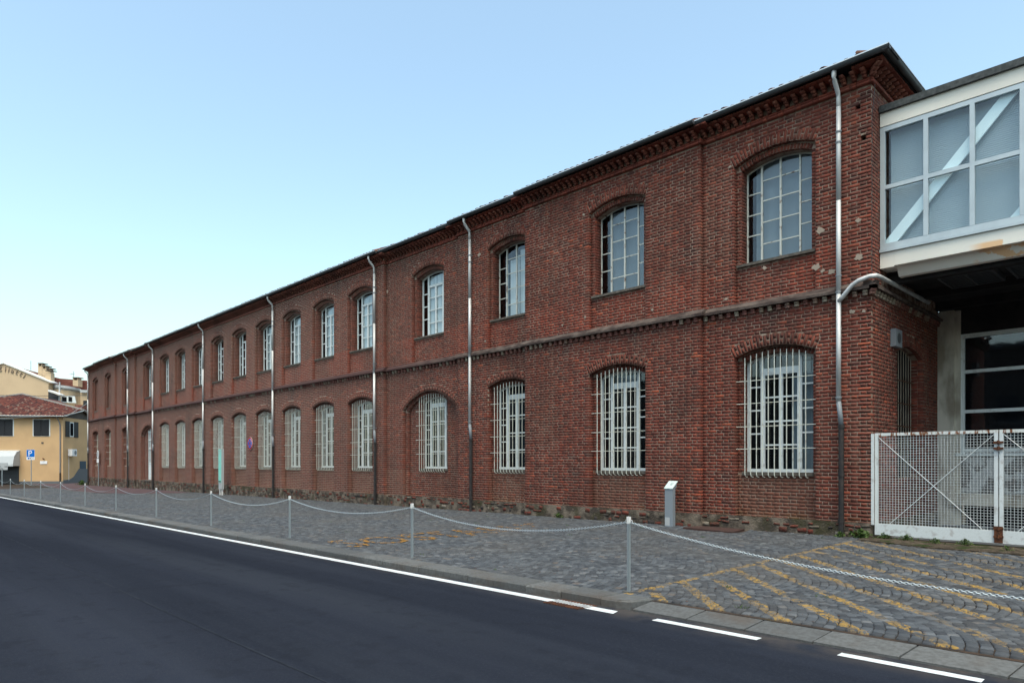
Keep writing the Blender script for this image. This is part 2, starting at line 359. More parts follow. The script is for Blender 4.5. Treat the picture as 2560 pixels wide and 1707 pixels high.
a = N('bridge_metal'); a.col(a.mix(a.mask(a.noise(3, 3), .4, .7), (.44, .50, .53), (.38, .43, .46))); a.rough(.4, .5, .2); m_alu = a.m
a = N('bitumen'); a.col(a.mix(a.mask(a.noise(15, 5), .4, .65), (.040, .046, .048), (.075, .083, .085))); a.rough(.8, .3); m_bit = a.m
a = N('soffit_dark'); a.col(a.mix(a.mask(a.noise(2, 4), .4, .65), (.018, .018, .02), (.032, .03, .03))); a.rough(.9, .2); m_soff = a.m  # near-black colour also stands in for the deep shade under the bridge
a = N('venetian'); a.col((.42, .46, .48)); a.rough(.6, .3); m_ven = a.m
a = N('brace_white'); a.col((.88, .92, .90)); a.rough(.5, .3); m_brace = a.m
a = N('court_plaster'); c = a.mix(a.mask(a.noise(2.2, 6, stretch=(1, 1, .4)), .42, .62), (.55, .52, .45), (.28, .25, .20)); a.col(c); a.rough(.9, .1); m_court = a.m
a = N('court_peeling'); c = a.mix(a.mask(a.noise(2.6, 6), .47, .54), (.42, .43, .43), (.15, .145, .14)); a.col(c); a.rough(.9, .1); m_peel = a.m
a = N('soil'); c = a.mix(a.mask(a.noise(9, 6), .4, .62), (.045, .036, .027), (.10, .08, .06)); c = a.mix(a.mask(a.noise(3.1, 5), .55, .62), c, (.03, .04, .014)); a.col(c); a.rough(1, .1); a.bump(a.noise(30, 6), 1, .03); m_soil = a.m
a = N('leaf'); a.col(a.ramp(a.rnd(), [(0, (.022, .045, .010)), (.6, (.045, .085, .016)), (1, (.08, .125, .028))])); a.rough(.6, .3); m_leaf = a.m
a = N('roof_tile'); c = a.ramp(a.rnd(), [(0, (.06, .038, .033)), (.4, (.115, .058, .044)), (.75, (.16, .075, .05)), (1, (.10, .085, .07))]); c = a.mix(a.math('MULTIPLY', a.mask(a.noise(12, 5), .4, .7), .6), c, (.045, .04, .036)); a.col(c); a.rough(.9, .2); m_tile = a.m
a = N('galvanised'); a.col((.30, .34, .36)); a.rough(.5, .5, .5); m_galv = a.m
a = N('white_cap'); a.col((.68, .68, .66)); a.rough(.5, .4); m_cap = a.m
a = N('chain_steel'); a.col((.34, .40, .44)); a.rough(.45, .5, .5); m_chain = a.m
a = N('mint'); a.col(a.mix(a.mask(a.noise(6, 5), .45, .7), (.20, .58, .49), (.30, .62, .54))); a.rough(.5, .4); m_mint = a.m
def plain(name, c, r=.7, metal=0, spec=.3):
    a = N(name); a.col(c); a.rough(r, spec, metal); return a.m
m_lgrey = plain('light_grey_metal', (.37, .39, .40)); m_lime = plain('lime', (.30, .245, .20), .95, 0, .1); m_stele = plain('stele_grey', (.20, .23, .26), .5)
m_stele_top = plain('stele_top', (.50, .60, .58), .4); m_black = plain('black', (.012, .012, .014)); m_white = plain('white', (.75, .76, .77), .5)
m_blue = plain('sign_blue', (.005, .13, .50), .8, 0, .1); m_redp = plain('sign_red', (.40, .008, .015), .8, 0, .1); m_dgrey = plain('dark_grey', (.05, .055, .06), .5)
a = N('ochre_plaster'); c = a.mix(a.mask(a.noise(.6, 5), .4, .65), (.56, .375, .205), (.50, .335, .185)); a.col(c); a.rough(.9, .1); m_ochre = a.m
a = N('ochre_pale'); c = a.mix(a.mask(a.noise(.3, 4), .4, .65), (.54, .41, .27), (.49, .37, .245)); a.col(c); a.rough(.9, .1); m_pale = a.m
m_cement = plain('cement_grey', (.12, .13, .14), .9); m_shut = plain('shutter_dark', (.014, .014, .017), .6); m_shop = plain('roller_dark', (.03, .032, .036), .6)
m_dblue = plain('door_blue', (.03, .055, .085), .6); m_awn = plain('awning_white', (.44, .47, .49), .8); m_letter = plain('letter_brown', (.22, .17, .13), .8); m_wire = plain('wire_dark', (.05, .05, .055), .6)
a = N('tile_field'); v = a.n('ShaderNodeTexVoronoi'); v.inputs['Scale'].default_value = 3.2; a.l(a.pos(), v.inputs['Vector']); sx = a.n('ShaderNodeSeparateColor'); a.l(v.outputs['Color'], sx.inputs[0])
a.col(a.ramp(sx.outputs[0], [(0, (.04, .018, .017)), (.45, (.085, .027, .022)), (.8, (.13, .042, .030)), (.93, (.16, .12, .095)), (1, (.06, .026, .024))])); a.rough(.9, .2); m_tfield = a.m
a = N('tile_far'); a.col(a.mix(a.mask(a.noise(1.5, 5, stretch=(1, 1, 4)), .4, .65), (.14, .05, .04), (.21, .085, .065))); a.rough(.9, .2); m_tfar = a.m
m_cap2 = plain('ridge_grey', (.19, .18, .17), .9)

# ------------------------------------------------------------ ground, road, pavement
YK = -8.64                                 # road face of the kerb
def sheet(name, x0, x1, y0, y1, nx, ny, mat, off=0, zf=None):
    m = MB(); xs = [x0 + (x1 - x0) * i / nx for i in range(nx + 1)]; ys = [y0 + (y1 - y0) * j / ny for j in range(ny + 1)]
    for x in xs:
        for y in ys: m.v.append((x, y, (zf or gz)(x, y) + off))
    for i in range(nx):
        for j in range(ny):
            k = i * (ny + 1) + j; m.f.append((k, k + ny + 1, k + ny + 2, k + 1))
    return m.build(name, mat)
def gx(x): return .09 + .0067 * min(x, 0)
tag(sheet('ground', -900, 600, -700, 900, 30, 32, m_soil, 0, lambda x, y: -.55 + .0067 * min(max(x, -110), 0)), kind='structure')
road = tag(sheet('road', -200, 40, -34, YK + .03, 240, 1, m_asph, -.145, lambda x, y: gx(x)), kind='structure')
ROADZ = lambda x: gx(x) - .145
fc = MB()
for i in range(0, 220):
    x0, x1 = -112 + i * .55, -112 + (i + 1) * .55
    for ya, yb in ((-8.3, -4.0), (-4.0, 0.30)):
        fc.face([(x0, ya, gz(x0, ya, -.022)), (x1, ya, gz(x1, ya, -.022)), (x1, yb, gz(x1, yb, -.022)), (x0, yb, gz(x0, yb, -.022))])
forecourt = fc.build('forecourt_pavement', m_sand, fixn=False); tag(forecourt, kind='structure')
tag(sheet('courtyard_floor', -4.7, 8, .30, 5.2, 4, 4, m_cement, -.02), kind='structure')
# cobbles in segmental arcs whose columns run along the kerb
Wc = 1.95; Rc = Wc / math.sqrt(2); PITCH = .106
cob = []
def in_red(x, y):                          # the tarred patch at the far corner
    return False
for k in range(-0, 5):
    yc = -8.35 + Wc * k
    nst = 20; ang = math.radians(46)
    x = -63.0
    while x < 3.2:
        j0 = random.uniform(-.02, .02)
        for q in range(nst):
            an = -ang + 2 * ang * (q + .5) / nst + random.uniform(-.006, .006)
            px = x - Rc + Rc * math.cos(an); py = yc + Rc * math.sin(an)
            if py < -8.27 or py > -.02 or px > 3: continue
            if px < -8.85 + 1.4 and px > -8.85 and py > -.92 : continue
            if px > -4.9 and py > -.62 - .45 * min(max((px + 4.9) / 1.3, 0), 1): continue
            rz = an + random.uniform(-.07, .07)
            arcw = Rc * 2 * ang / nst
            cob.append(((px, py, gz(px, py, random.uniform(-.006, .005))), rotz(rz) @ rotx(random.uniform(-.03, .03)) @ roty(random.uniform(-.03, .03)),
                        (PITCH * random.uniform(.84, .95) , arcw * random.uniform(.84, .95), .05)))
        x += PITCH
emit(forecourt, 'cobble', 'cobbles', U_COB, cob, m_cobble)
# yellow word laid on the cobbles
def text_mesh(txt, size, mat, name, M, ext=.004, parent=None, spacing=1.0):
    cu = bpy.data.curves.new('txt', 'FONT'); cu.body = txt; cu.size = size; cu.extrude = ext; cu.space_character = spacing; cu.resolution_u = 2
    ob = bpy.data.objects.new('txt', cu); COL.objects.link(ob)
    dg = bpy.context.evaluated_depsgraph_get(); me = bpy.data.meshes.new_from_object(ob.evaluated_get(dg))
    bpy.data.objects.remove(ob); me.transform(M); me.materials.clear(); me.materials.append(mat); me.name = name
    o = bpy.data.objects.new(name, me); put(o, parent, (0, 0, 0)); return o
a = N('worn_yellow'); tp = a.t.nodes.new('ShaderNodeBsdfTransparent'); mx = a.t.nodes.new('ShaderNodeMixShader'); out = a.t.nodes['Material Output']
a.col((.32, .16, .025)); a.rough(.8, .2); a.l(a.mask(a.noise(14, 6, stretch=(1, .6, 1), rough=.7), .50, .56), mx.inputs[0]); a.l(tp.outputs[0], mx.inputs[1]); a.l(a.b.outputs[0], mx.inputs[2]); a.l(mx.outputs[0], out.inputs[0]); m_wyel = a.m
for txt, y0 in (('SOSTA', -8.15), ('BUS', -4.15)):
    # baseline along +Y at x=-11.5, letter tops towards -X
    M = Matrix(((0, -1.75, 0, -11.45), (1.28, 0, 0, y0), (0.0, .0117, 1, gz(-11.5, -6) + .010), (0, 0, 0, 1)))
    t_ = text_mesh(txt, 1.0, m_wyel, 'pavement_lettering', M, .001, None, 1.02)
    tag(t_, 'worn yellow letters %s painted on the grey cobbles' % txt, 'road marking')

# kerb: single granite stones
kerb = empty('kerb', (-30, YK, 0)); kerb['kind'] = 'structure'
x = -5.02; kst = []
def kstone(x0, x1, ya, yb, za, zb, nm='kerb_stone', rnd_end=False):
    m = MB(); t = random.uniform(-.006, .006); b = .018
    zt = lambda x, y: gz(x, y, .004 + t) if not rnd_end else gz(x, y, .004)
    pts = [(x0 + .006, ya), (x1 - .006, ya), (x1 - .006, yb), (x0 + .006, yb)]
    if rnd_end: pts = [(x0 + .006, ya), (x0 + .22, ya + .015), (x0 + .38, ya + .09), (x0 + .46, yb - .12), (x0 + .48, yb), (x0 + .006, yb)]
    n = len(pts); cx = sum(p[0] for p in pts) / n; cy = sum(p[1] for p in pts) / n
    ins = [(p[0] + (b if p[0] < cx else -b), p[1] + (b if p[1] < cy else -b)) for p in pts]
    k = 0; m.v += [(p[0], p[1], zt(*p) - .25) for p in pts] + [(p[0], p[1], zt(*p) - .02) for p in pts] + [(p[0], p[1], zt(*p)) for p in ins]
    for q in (0, 1):
        for i in range(n):
            j = (i + 1) % n; m.f.append((q * n + i, q * n + j, q * n + n + j, q * n + n + i))
    m.f.append(tuple(range(2 * n, 3 * n)))
    return m.build(nm, m_kerb, kerb)
kstone(-5.05, -4.6, YK, -8.24, 0, 0, rnd_end=True)
x = -5.05; i = 0
while x > -62:
    L = random.choice((.55, .62, .85, 1.0, 1.15)); kstone(x - L, x, YK + random.uniform(-.01, .01), -8.25, 0, 0); x -= L; i += 1
# flush crossing slabs to the right of the kerb end
x = -4.55
while x < 3:
    L = random.uniform(.5, .78)
    m = MB(); t = random.uniform(-.004, .004)
    z = lambda x, y: (gz(x, -8.3, -.022 + t) if y > -8.4 else ROADZ(x) + .018 + t)
    a0, a1 = x + .008, x + L - .008; sk = .06
    top = [(a0 - sk, -8.62, z(a0, -8.62)), (a1 - sk, -8.62, z(a1, -8.62)), (a1, -8.32, z(a1, -8.3)), (a0, -8.32, z(a0, -8.3))]
    m.hexa([(p[0], p[1], p[2] - .12) for p in top] + top); m.build('kerb_slab', m_kerb, kerb); x += L
# white edge line, dashes (sheets 5 mm above the asphalt)
lm = MB()
def line(x0, x1, ya, yb, slant=.0):
    n = max(1, int((x1 - x0) / 2))
    for i in range(n):
        p, q = x0 + (x1 - x0) * i / n, x0 + (x1 - x0) * (i + 1) / n
        lm.face([(p + (slant if i == 0 else 0), ya, ROADZ(p) + .005), (q, ya, ROADZ(q) + .005), (q + (slant if i == n - 1 else 0), yb, ROADZ(q) + .005), (p + (0 if i else 2 * slant), yb, ROADZ(p) + .005)])
line(-150, -5.64, -8.90, -8.76); line(-5.06, -4.66, -8.90, -8.76, -.04); line(-4.17, -3.0, -8.87, -8.76, -.0); line(-2.27, -1.22, -8.87, -8.76); line(-.35, .8, -8.87, -8.76)
sm_ = MB()
for i in range(40):
    p, q = -120 + i * 3.1, -120 + (i + 1) * 3.1; yy = -12.35 + .05 * math.sin(i); y2 = -12.35 + .05 * math.sin(i + 1)
    sm_.face([(p, yy - .008, ROADZ(p) + .004), (q, y2 - .012, ROADZ(q) + .004), (q, y2 + .012, ROADZ(q) + .004), (p, yy + .008, ROADZ(p) + .004)])
tag(sm_.build('road_seam', m_seam, fixn=False), kind='structure')
tag(lm.build('road_line', m_line, fixn=False), kind='structure')
# drain grate crossing the line
gr = empty('drain_grate', (-5.35, -8.83, ROADZ(-5.35)), 'rusty slotted drain grate set in the asphalt under the white line', 'drain')
g = MB(); zr = ROADZ(-5.35); g.box(-5.63, -5.07, -9.0, -8.68, zr - .05, zr + .003); g.build('grate_dark_bed', m_black, gr)  # solid black slab stands in for the dark recess below the bars
for i in range(12):
    xx = -5.61 + i * .047
    g = MB(); g.hexa([(xx - .02, -9.0, zr + .003), (xx + .002, -9.0, zr + .003), (xx + .045, -8.69, zr + .003), (xx + .023, -8.69, zr + .003), (xx - .02, -9.0, zr + .012), (xx + .002, -9.0, zr + .012), (xx + .045, -8.69, zr + .012), (xx + .023, -8.69, zr + .012)])
    b = g.build('grate_bar', m_rust, gr)
    g = MB(); f0, f1 = .32, .77; g.face([(xx - .02 + .043 * f0, -9 + .31 * f0, zr + .015), (xx + .002 + .043 * f0, -9 + .31 * f0, zr + .015), (xx + .002 + .043 * f1, -9 + .31 * f1, zr + .015), (xx - .02 + .043 * f1, -9 + .31 * f1, zr + .015)]); g.build('painted_bar_top', m_line, b, fixn=False)
# soil strip before the gate, red tarred patch at the far corner
m = MB(); pts = [(-4.95, -.58), (-3.6, -1.02), (3, -1.02), (3, .2), (-4.95, .2)]
m.prism(pts, 'z', -.05, .075); tag(m.build('soil_strip', m_soil), kind='structure')
m = MB(); pts = [(-82, -2.6), (-68.5, -3.15), (-60, -3.85), (-53.6, -4.26), (-47.3, -4.28), (-44.0, -3.2), (-42.5, -1.6), (-42.2, -.3), (-60, -.2), (-68.6, -.2), (-82, 3)]
k = len(pts); m.v = [(p[0], p[1], gz(p[0], p[1], .012)) for p in pts] + [(p[0], p[1], gz(p[0], p[1], -.1)) for p in pts]; m.f = [tuple(range(k))] + [(i, (i + 1) % k, k + (i + 1) % k, k + i) for i in range(k)]
tag(m.build('tarred_path', m_red), kind='structure')
pth = [(p[0], p[1], gz(p[0], p[1], .02)) for p in pts[:8]]; m = MB()
for i in range(7):
    p, q = Vector(pth[i]), Vector(pth[i + 1]); m.hexa([p + Vector((0, -.12, -.1)), q + Vector((0, -.12, -.1)), q + Vector((0, 0, -.1)), p + Vector((0, 0, -.1)), p + Vector((0, -.12, .0)), q + Vector((0, -.12, 0)), q, p])
tag(m.build('path_edging', m_kerb), kind='structure')
# rusty inspection plate by the wall
m = MB(); zc = gz(-8.1, -.4) + .012; m.prism([(-8.84, -.70), (-7.46, -.92), (-7.60, -.06), (-8.72, -.06)], 'z', zc - .04, zc + .012)
tag(m.build('cover_plate', m_plate), 'flat brown rusty steel plate lying on the cobbles at the wall foot', 'cover plate')

# ------------------------------------------------------------ the brick factory
fac = empty('brick_factory', (-36, 0, -.1), 'long two-storey red brick factory with arched windows and a bracketed cornice', 'building')
ZT, ZB = 9.33, .33
SEC = [(-8.72, -4.88, 0), (-14.74, -8.72, -.12), (-18.10, -14.74, 0), (-22.63, -18.10, .13), (-51.39, -22.63, 0), (-55.28, -51.39, .13), (-60.0, -55.28, 0), (-64.64, -60.0, -.12), (-68.76, -64.64, 0)]
WX = [-6.95, -11.27, -15.63, -20.0] + [-24.4 - 3.035 * k for k in range(9)] + [-52.75, -57.6, -62.05, -66.45]
def sec_y(x):
    for a_, b_, y in SEC:
        if a_ <= x <= b_: return y
class Hole:                                # segmental arched opening
    def __init__(s, xc, hw, zb, zs, rise, ring=.25):
        s.xc, s.hw, s.zb, s.zs, s.rise, s.ring = xc, hw, zb, zs, rise, ring
        s.R = (hw * hw + rise * rise) / (2 * rise); s.al = math.asin(min(1, hw / s.R)); s.zc = zs + rise - s.R
    def half(s, z):                        # half width kept free of coursed brick at height z (opening plus ring)
        if z < s.zb: return None
        if z < s.zs: return s.hw
        zt = s.zs + s.ring * math.cos(s.al)
        if z <= zt: return s.hw + (z - s.zs) * math.tan(s.al)
        Ro = s.R + s.ring; q = Ro * Ro - (z - s.zc) ** 2
        return math.sqrt(q) if q > 0 else None
    def arc(s, n=16):
        return [(s.xc + s.R * math.sin(t), s.zc + s.R * math.cos(t)) for t in [-s.al + 2 * s.al * i / n for i in range(n + 1)]]
bricks, vous = [], []
class Frame:                               # wall frame: s along the wall, n into the wall
    def __init__(f, kind): f.k = kind
    def pt(f, s, n, z): return (s, n, z) if f.k == 'F' else (-4.88 - n, s, z)
    def rot(f): return I3 if f.k == 'F' else rotz(math.pi / 2)
FF, FS = Frame('F'), Frame('S')
CH, JT = .077, .0095
def course(fr, s0, s1, n, z, row, out, depth=.11, h=CH, jit=.0009):
    """one course of alternating stretchers and headers between s0 and s1"""
    if s1 - s0 < .03: return
    per = [(.255, ), (.129, )]; s = s0 - ((.192 if row % 2 else 0) + .384 * 0 + (abs(hash((row * 7919) % 101)) % 5) * .006)
    k = 0; cells = []
    base = math.floor((s0 + 100) / .384) * .384 - 100 + (.192 if row % 2 else 0) + random.uniform(-.008, .008)
    while base > s0: base -= .384
    t = base
    while t < s1:
        L = .255 if k % 2 == 0 else .129
        a_, b_ = max(t, s0), min(t + L, s1)
        if b_ - a_ > .0: cells.append([a_, b_])
        t += L; k += 1
    # swallow slivers
    i = 0
    while i < len(cells):
        if cells[i][1] - cells[i][0] < .05 and len(cells) > 1:
            if i > 0: cells[i - 1][1] = cells[i][1]; cells.pop(i); continue
            else: cells[1][0] = cells[0][0]; cells.pop(0); continue
        i += 1
    for a_, b_ in cells:
        e0 = 0 if a_ == s0 else JT / 2; e1 = 0 if b_ == s1 else JT / 2
        w_ = b_ - a_ - e0 - e1; c_ = (a_ + e0 + b_ - e1) / 2
        r = fr.rot()
        if random.random() < .5: r = r @ roty(random.uniform(-.008, .008)) @ rotz(random.uniform(-.004, .004))
        dn = random.uniform(-jit, jit)
        out.append((fr.pt(c_, n + dn, z + random.uniform(-.0015, .0015)), r, (w_, depth, h - JT + random.uniform(-.003, .002))))
def coursed(fr, s0, s1, n, z0, z1, holes, out, depth=.11):
    r0 = int(round(z0 / CH)); z = r0 * CH + CH / 2; row = r0
    while z < z1 - CH * .3:
        iv = [(s0, s1)]
        for h in holes:
            hw = h.half(z)
            if hw is None: continue
            nv = []
            for p, q in iv:
                a_, b_ = h.xc - hw - (JT if z > h.zs else 0), h.xc + hw + (JT if z > h.zs else 0)
                if b_ <= p or a_ >= q: nv.append((p, q)); continue
                if a_ > p: nv.append((p, a_))
                if b_ < q: nv.append((b_, q))
            iv = nv
        for p, q in iv: course(fr, p, q, n, z, row, out, depth)
        z += CH; row += 1
def ring(fr, h, n, out, thick=None, depth=.11, single=False):
    th = thick or h.ring; cnt = int(round(2 * h.al * h.R / .075)); 
    for i in range(cnt):
        t = -h.al + 2 * h.al * (i + .5) / cnt
        segs = [(0, th)] if (i % 2 == 0 or single) else [(0, th * .5 - .006), (th * .5 + .006, th)]
        for q0, q1 in segs:
            rr = h.R + (q0 + q1) / 2; wd = 2 * h.al * rr / cnt - .008
            out.append((fr.pt(h.xc + rr * math.sin(t), n + random.uniform(-.001, .0006), h.zc + rr * math.cos(t)), fr.rot() @ roty(t), (wd, depth, q1 - q0 - .004)))
mort = MB()
def backing(fr, s0, s1, n, z0, z1, holes, mb=None):
    mb = mb or mort; n += .0016; holes = sorted(holes, key=lambda h: h.xc); s = s0
    def q(pts): mb.face([fr.pt(p[0], n, p[1]) for p in pts])
    for h in holes:
        q([(s, z0), (h.xc - h.hw, z0), (h.xc - h.hw, z1), (s, z1)])
        if h.zb > z0: q([(h.xc - h.hw, z0), (h.xc + h.hw, z0), (h.xc + h.hw, h.zb), (h.xc - h.hw, h.zb)])
        A = h.arc()
        for i in range(len(A) - 1): q([A[i], A[i + 1], (A[i + 1][0], z1), (A[i][0], z1)])
        s = h.xc + h.hw
    q([(s, z0), (s1, z0), (s1, z1), (s, z1)])
def reveal(fr, h, n0, n1, mb=None, sill=True):
    mb = mb or mort; n0 += .0017; g = .005
    pts = [(h.xc - h.hw - g, h.zb)] + [(x + (x - h.xc) / h.R * g, z + (z - h.zc) / h.R * g) for x, z in h.arc()] + [(h.xc + h.hw + g, h.zb)]
    for i in range(len(pts) - 1):
        a_, b_ = pts[i], pts[i + 1]; mb.face([fr.pt(a_[0], n0, a_[1]), fr.pt(b_[0], n0, b_[1]), fr.pt(b_[0], n1, b_[1]), fr.pt(a_[0], n1, a_[1])])
    if sill:
        a_, b_ = pts[-1], pts[0]; mb.face([fr.pt(a_[0], n0, a_[1]), fr.pt(b_[0], n0, b_[1]), fr.pt(b_[0], n1, b_[1]), fr.pt(a_[0], n1, a_[1])])
def jamb_bricks(fr, h, n0, n1, out, z0=None):
    """headers lining the deeper reveal"""
    L = n1 - n0
    if L < .06: return
    z = int((z0 or h.zb) / CH) * CH + CH * 1.5
    while z < h.zs - .02:
        for sgn in (-1, 1):
            sp = h.xc + sgn * (h.hw)
            base = fr.pt(sp, n0 + L / 2, z)
            r = fr.rot() @ rotz(-sgn * math.pi / 2) if sgn < 0 else fr.rot() @ rotz(-math.pi / 2)
            r = fr.rot() @ rotz(math.pi / 2 if sgn < 0 else -math.pi / 2)
            out.append((base, r, (L - .006, .05, CH - JT)))
        z += CH
windows = []                               # (kind, hole, frame plane)
ZG = 5.02
D1U, D2U, D1L, D2L = .12, .41, .20, .43
for si, (x0, x1, y0) in enumerate(SEC):
    xs = [x for x in WX if x0 < x < x1]; up, lo = [], []
    for x in xs:
        up.append(Hole(x, .95, 5.33, 8.58, .21))
        if si in (3, 5): lo.append(Hole(x + (.05 if si == 3 else .1), 1.60, .33, 3.58, .64))
        else: lo.append(Hole(x, .95, .33, 4.07, .20))
    put_ = []
    if si == 0:
        for px_, pz_ in ((-5.135, 8.98), (-5.03, 8.30)):
            hh_ = Hole(px_, .05, pz_ - .06, pz_ + .055, .004, .0); put_.append(hh_)
    coursed(FF, x0, x1, y0, 4.94, ZT + .02, up + put_, bricks, .122); coursed(FF, x0, x1, y0, ZB - .05, 4.94, lo, bricks, .133 if si in (3, 5) else .203)
    backing(FF, x0, x1, y0, 5.0, 9.7, up + put_); backing(FF, x0, x1, y0, .2, 5.0, lo)
    for hh_ in put_: reveal(FF, hh_, y0, .2)
    for j, h in enumerate(up):
        i = WX.index(xs[j]); blind = i >= 14
        ring(FF, h, y0, vous, depth=.122); reveal(FF, h, y0, y0 + D1U + .0045)
        hi = Hole(h.xc, .82, 6.24, 8.47, .18, .12); yi = y0 + D1U
        if blind: hi = Hole(h.xc, .80, 6.0, 8.44, .18, .12)
        # inner order: strips, spandrel panel, inner ring
        coursed(FF, h.xc - .95, h.xc + .95, yi, 5.33, hi.zb - .02, [], bricks, .09)
        z = int(hi.zb / CH) * CH + CH * .5; row = int(hi.zb / CH)
        while z < hi.zs:
            if z > hi.zb:
                course(FF, h.xc - .95, h.xc - hi.hw, yi, z, row, bricks); course(FF, h.xc + hi.hw, h.xc + .95, yi, z, row, bricks)
            z += CH; row += 1
        ring(FF, hi, yi, vous, .115, single=True)
        backing(FF, h.xc - .95, h.xc + .95, yi, 5.33, 8.80, [hi])
        d2 = y0 + D2U if not blind else y0 + .26
        reveal(FF, hi, yi, d2); jamb_bricks(FF, hi, yi, d2, bricks)
        if blind:
            coursed(FF, h.xc - .80, h.xc + .80, y0 + .26, 6.02, 8.66, [], bricks, .05); backing(FF, h.xc - .8, h.xc + .8, y0 + .26, 6.0, 8.8, [])
        windows.append(('U', i, hi, d2, y0, blind))
    for j, h in enumerate(lo):
        i = WX.index(xs[j]); big = si in (3, 5)
        ring(FF, h, y0, vous, depth=.133 if big else .203)
        yi = y0 + (.13 if big else D1L); reveal(FF, h, y0, yi + .0045)
        if big:
            h2 = Hole(h.xc, 1.46, .33, 3.52, .60, .12); ring(FF, h2, yi, vous, .115, single=True)
            backing(FF, h.xc - 1.6, h.xc + 1.6, yi, .33, 4.3, [h2]); z = .33 + CH * .5; row = 4
            while z < h2.zs:
                course(FF, h.xc - 1.6, h.xc - 1.46, yi, z, row, bricks); course(FF, h.xc + 1.46, h.xc + 1.6, yi, z, row, bricks); z += CH; row += 1
            y2 = yi + .11; reveal(FF, h2, yi, y2 + .0045)
            hi = Hole(h.xc, .80, 1.36 if si == 3 else .36, 3.86, .18, .0)
            coursed(FF, h.xc - 1.46, h.xc + 1.46, y2, .33, 4.1, [hi], bricks, .09); backing(FF, h.xc - 1.46, h.xc + 1.46, y2, .33, 4.3, [hi])
            yi = y2
        else:
            hi = Hole(h.xc, .82, 1.36, 3.98, .15, .12)
            coursed(FF, h.xc - .95, h.xc + .95, yi, .33, hi.zb - .02, [], bricks, .09)
            z = int(hi.zb / CH) * CH + CH * .5; row = int(hi.zb / CH)
            while z < hi.zs:
                if z > hi.zb:
                    course(FF, h.xc - .95, h.xc - hi.hw, yi, z, row, bricks); course(FF, h.xc + hi.hw, h.xc + .95, yi, z, row, bricks)
                z += CH; row += 1
            ring(FF, hi, yi, vous, .115, single=True); backing(FF, h.xc - .95, h.xc + .95, yi, .33, 4.28, [hi])
        d2 = y0 + D2L + (.05 if big else 0); reveal(FF, hi, yi, d2); jamb_bricks(FF, hi, yi, d2, bricks)
        windows.append(('L', i, hi, d2, y0, i >= 14))
# section steps (mortar behind the protruding brick ends)
for (a0, a1, ya), (b0, b1, yb) in zip(SEC[:-1], SEC[1:]):
    x = a0 + (-.006 if yb < ya else .006); mort.face([(x, min(ya, yb) + .0045, .2), (x, max(ya, yb) + .02, .2), (x, max(ya, yb) + .02, 9.6), (x, min(ya, yb) + .0045, 9.6)])
mort.face([(-68.76, .0045, -.6), (-68.76, 9, -.6), (-68.76, 9, 9.6), (-68.76, .0045, 9.6)])
# right-hand side wall (faces the gateway)
for px_, pz_ in ((-5.135, 8.98), (-5.03, 8.30)):
    m = MB(); m.box(px_ - .07, px_ + .07, .15, .22, pz_ - .09, pz_ + .09); m.build('putlog_hole', m_dark, fac)
sh = Hole(2.61, .94, 1.25, 4.07, .20)
coursed(FS, 0.11, 4.85, 0, ZB - .05, 5.35, [sh], bricks); coursed(FS, .11, .60, 0, 5.35, ZT, [], bricks)
coursed(FS, .60, 4.85, 0, 8.95, ZT, [], bricks)
ring(FS, sh, 0, vous); backing(FS, .0, 4.9, 0, .0, 5.4, [sh]); backing(FS, .0, 4.9, 0, 5.4, 9.6, []); reveal(FS, sh, 0, .33); jamb_bricks(FS, sh, .11, .33, bricks)
mort.build('mortar_bed', m_mortar, fac, fixn=False)
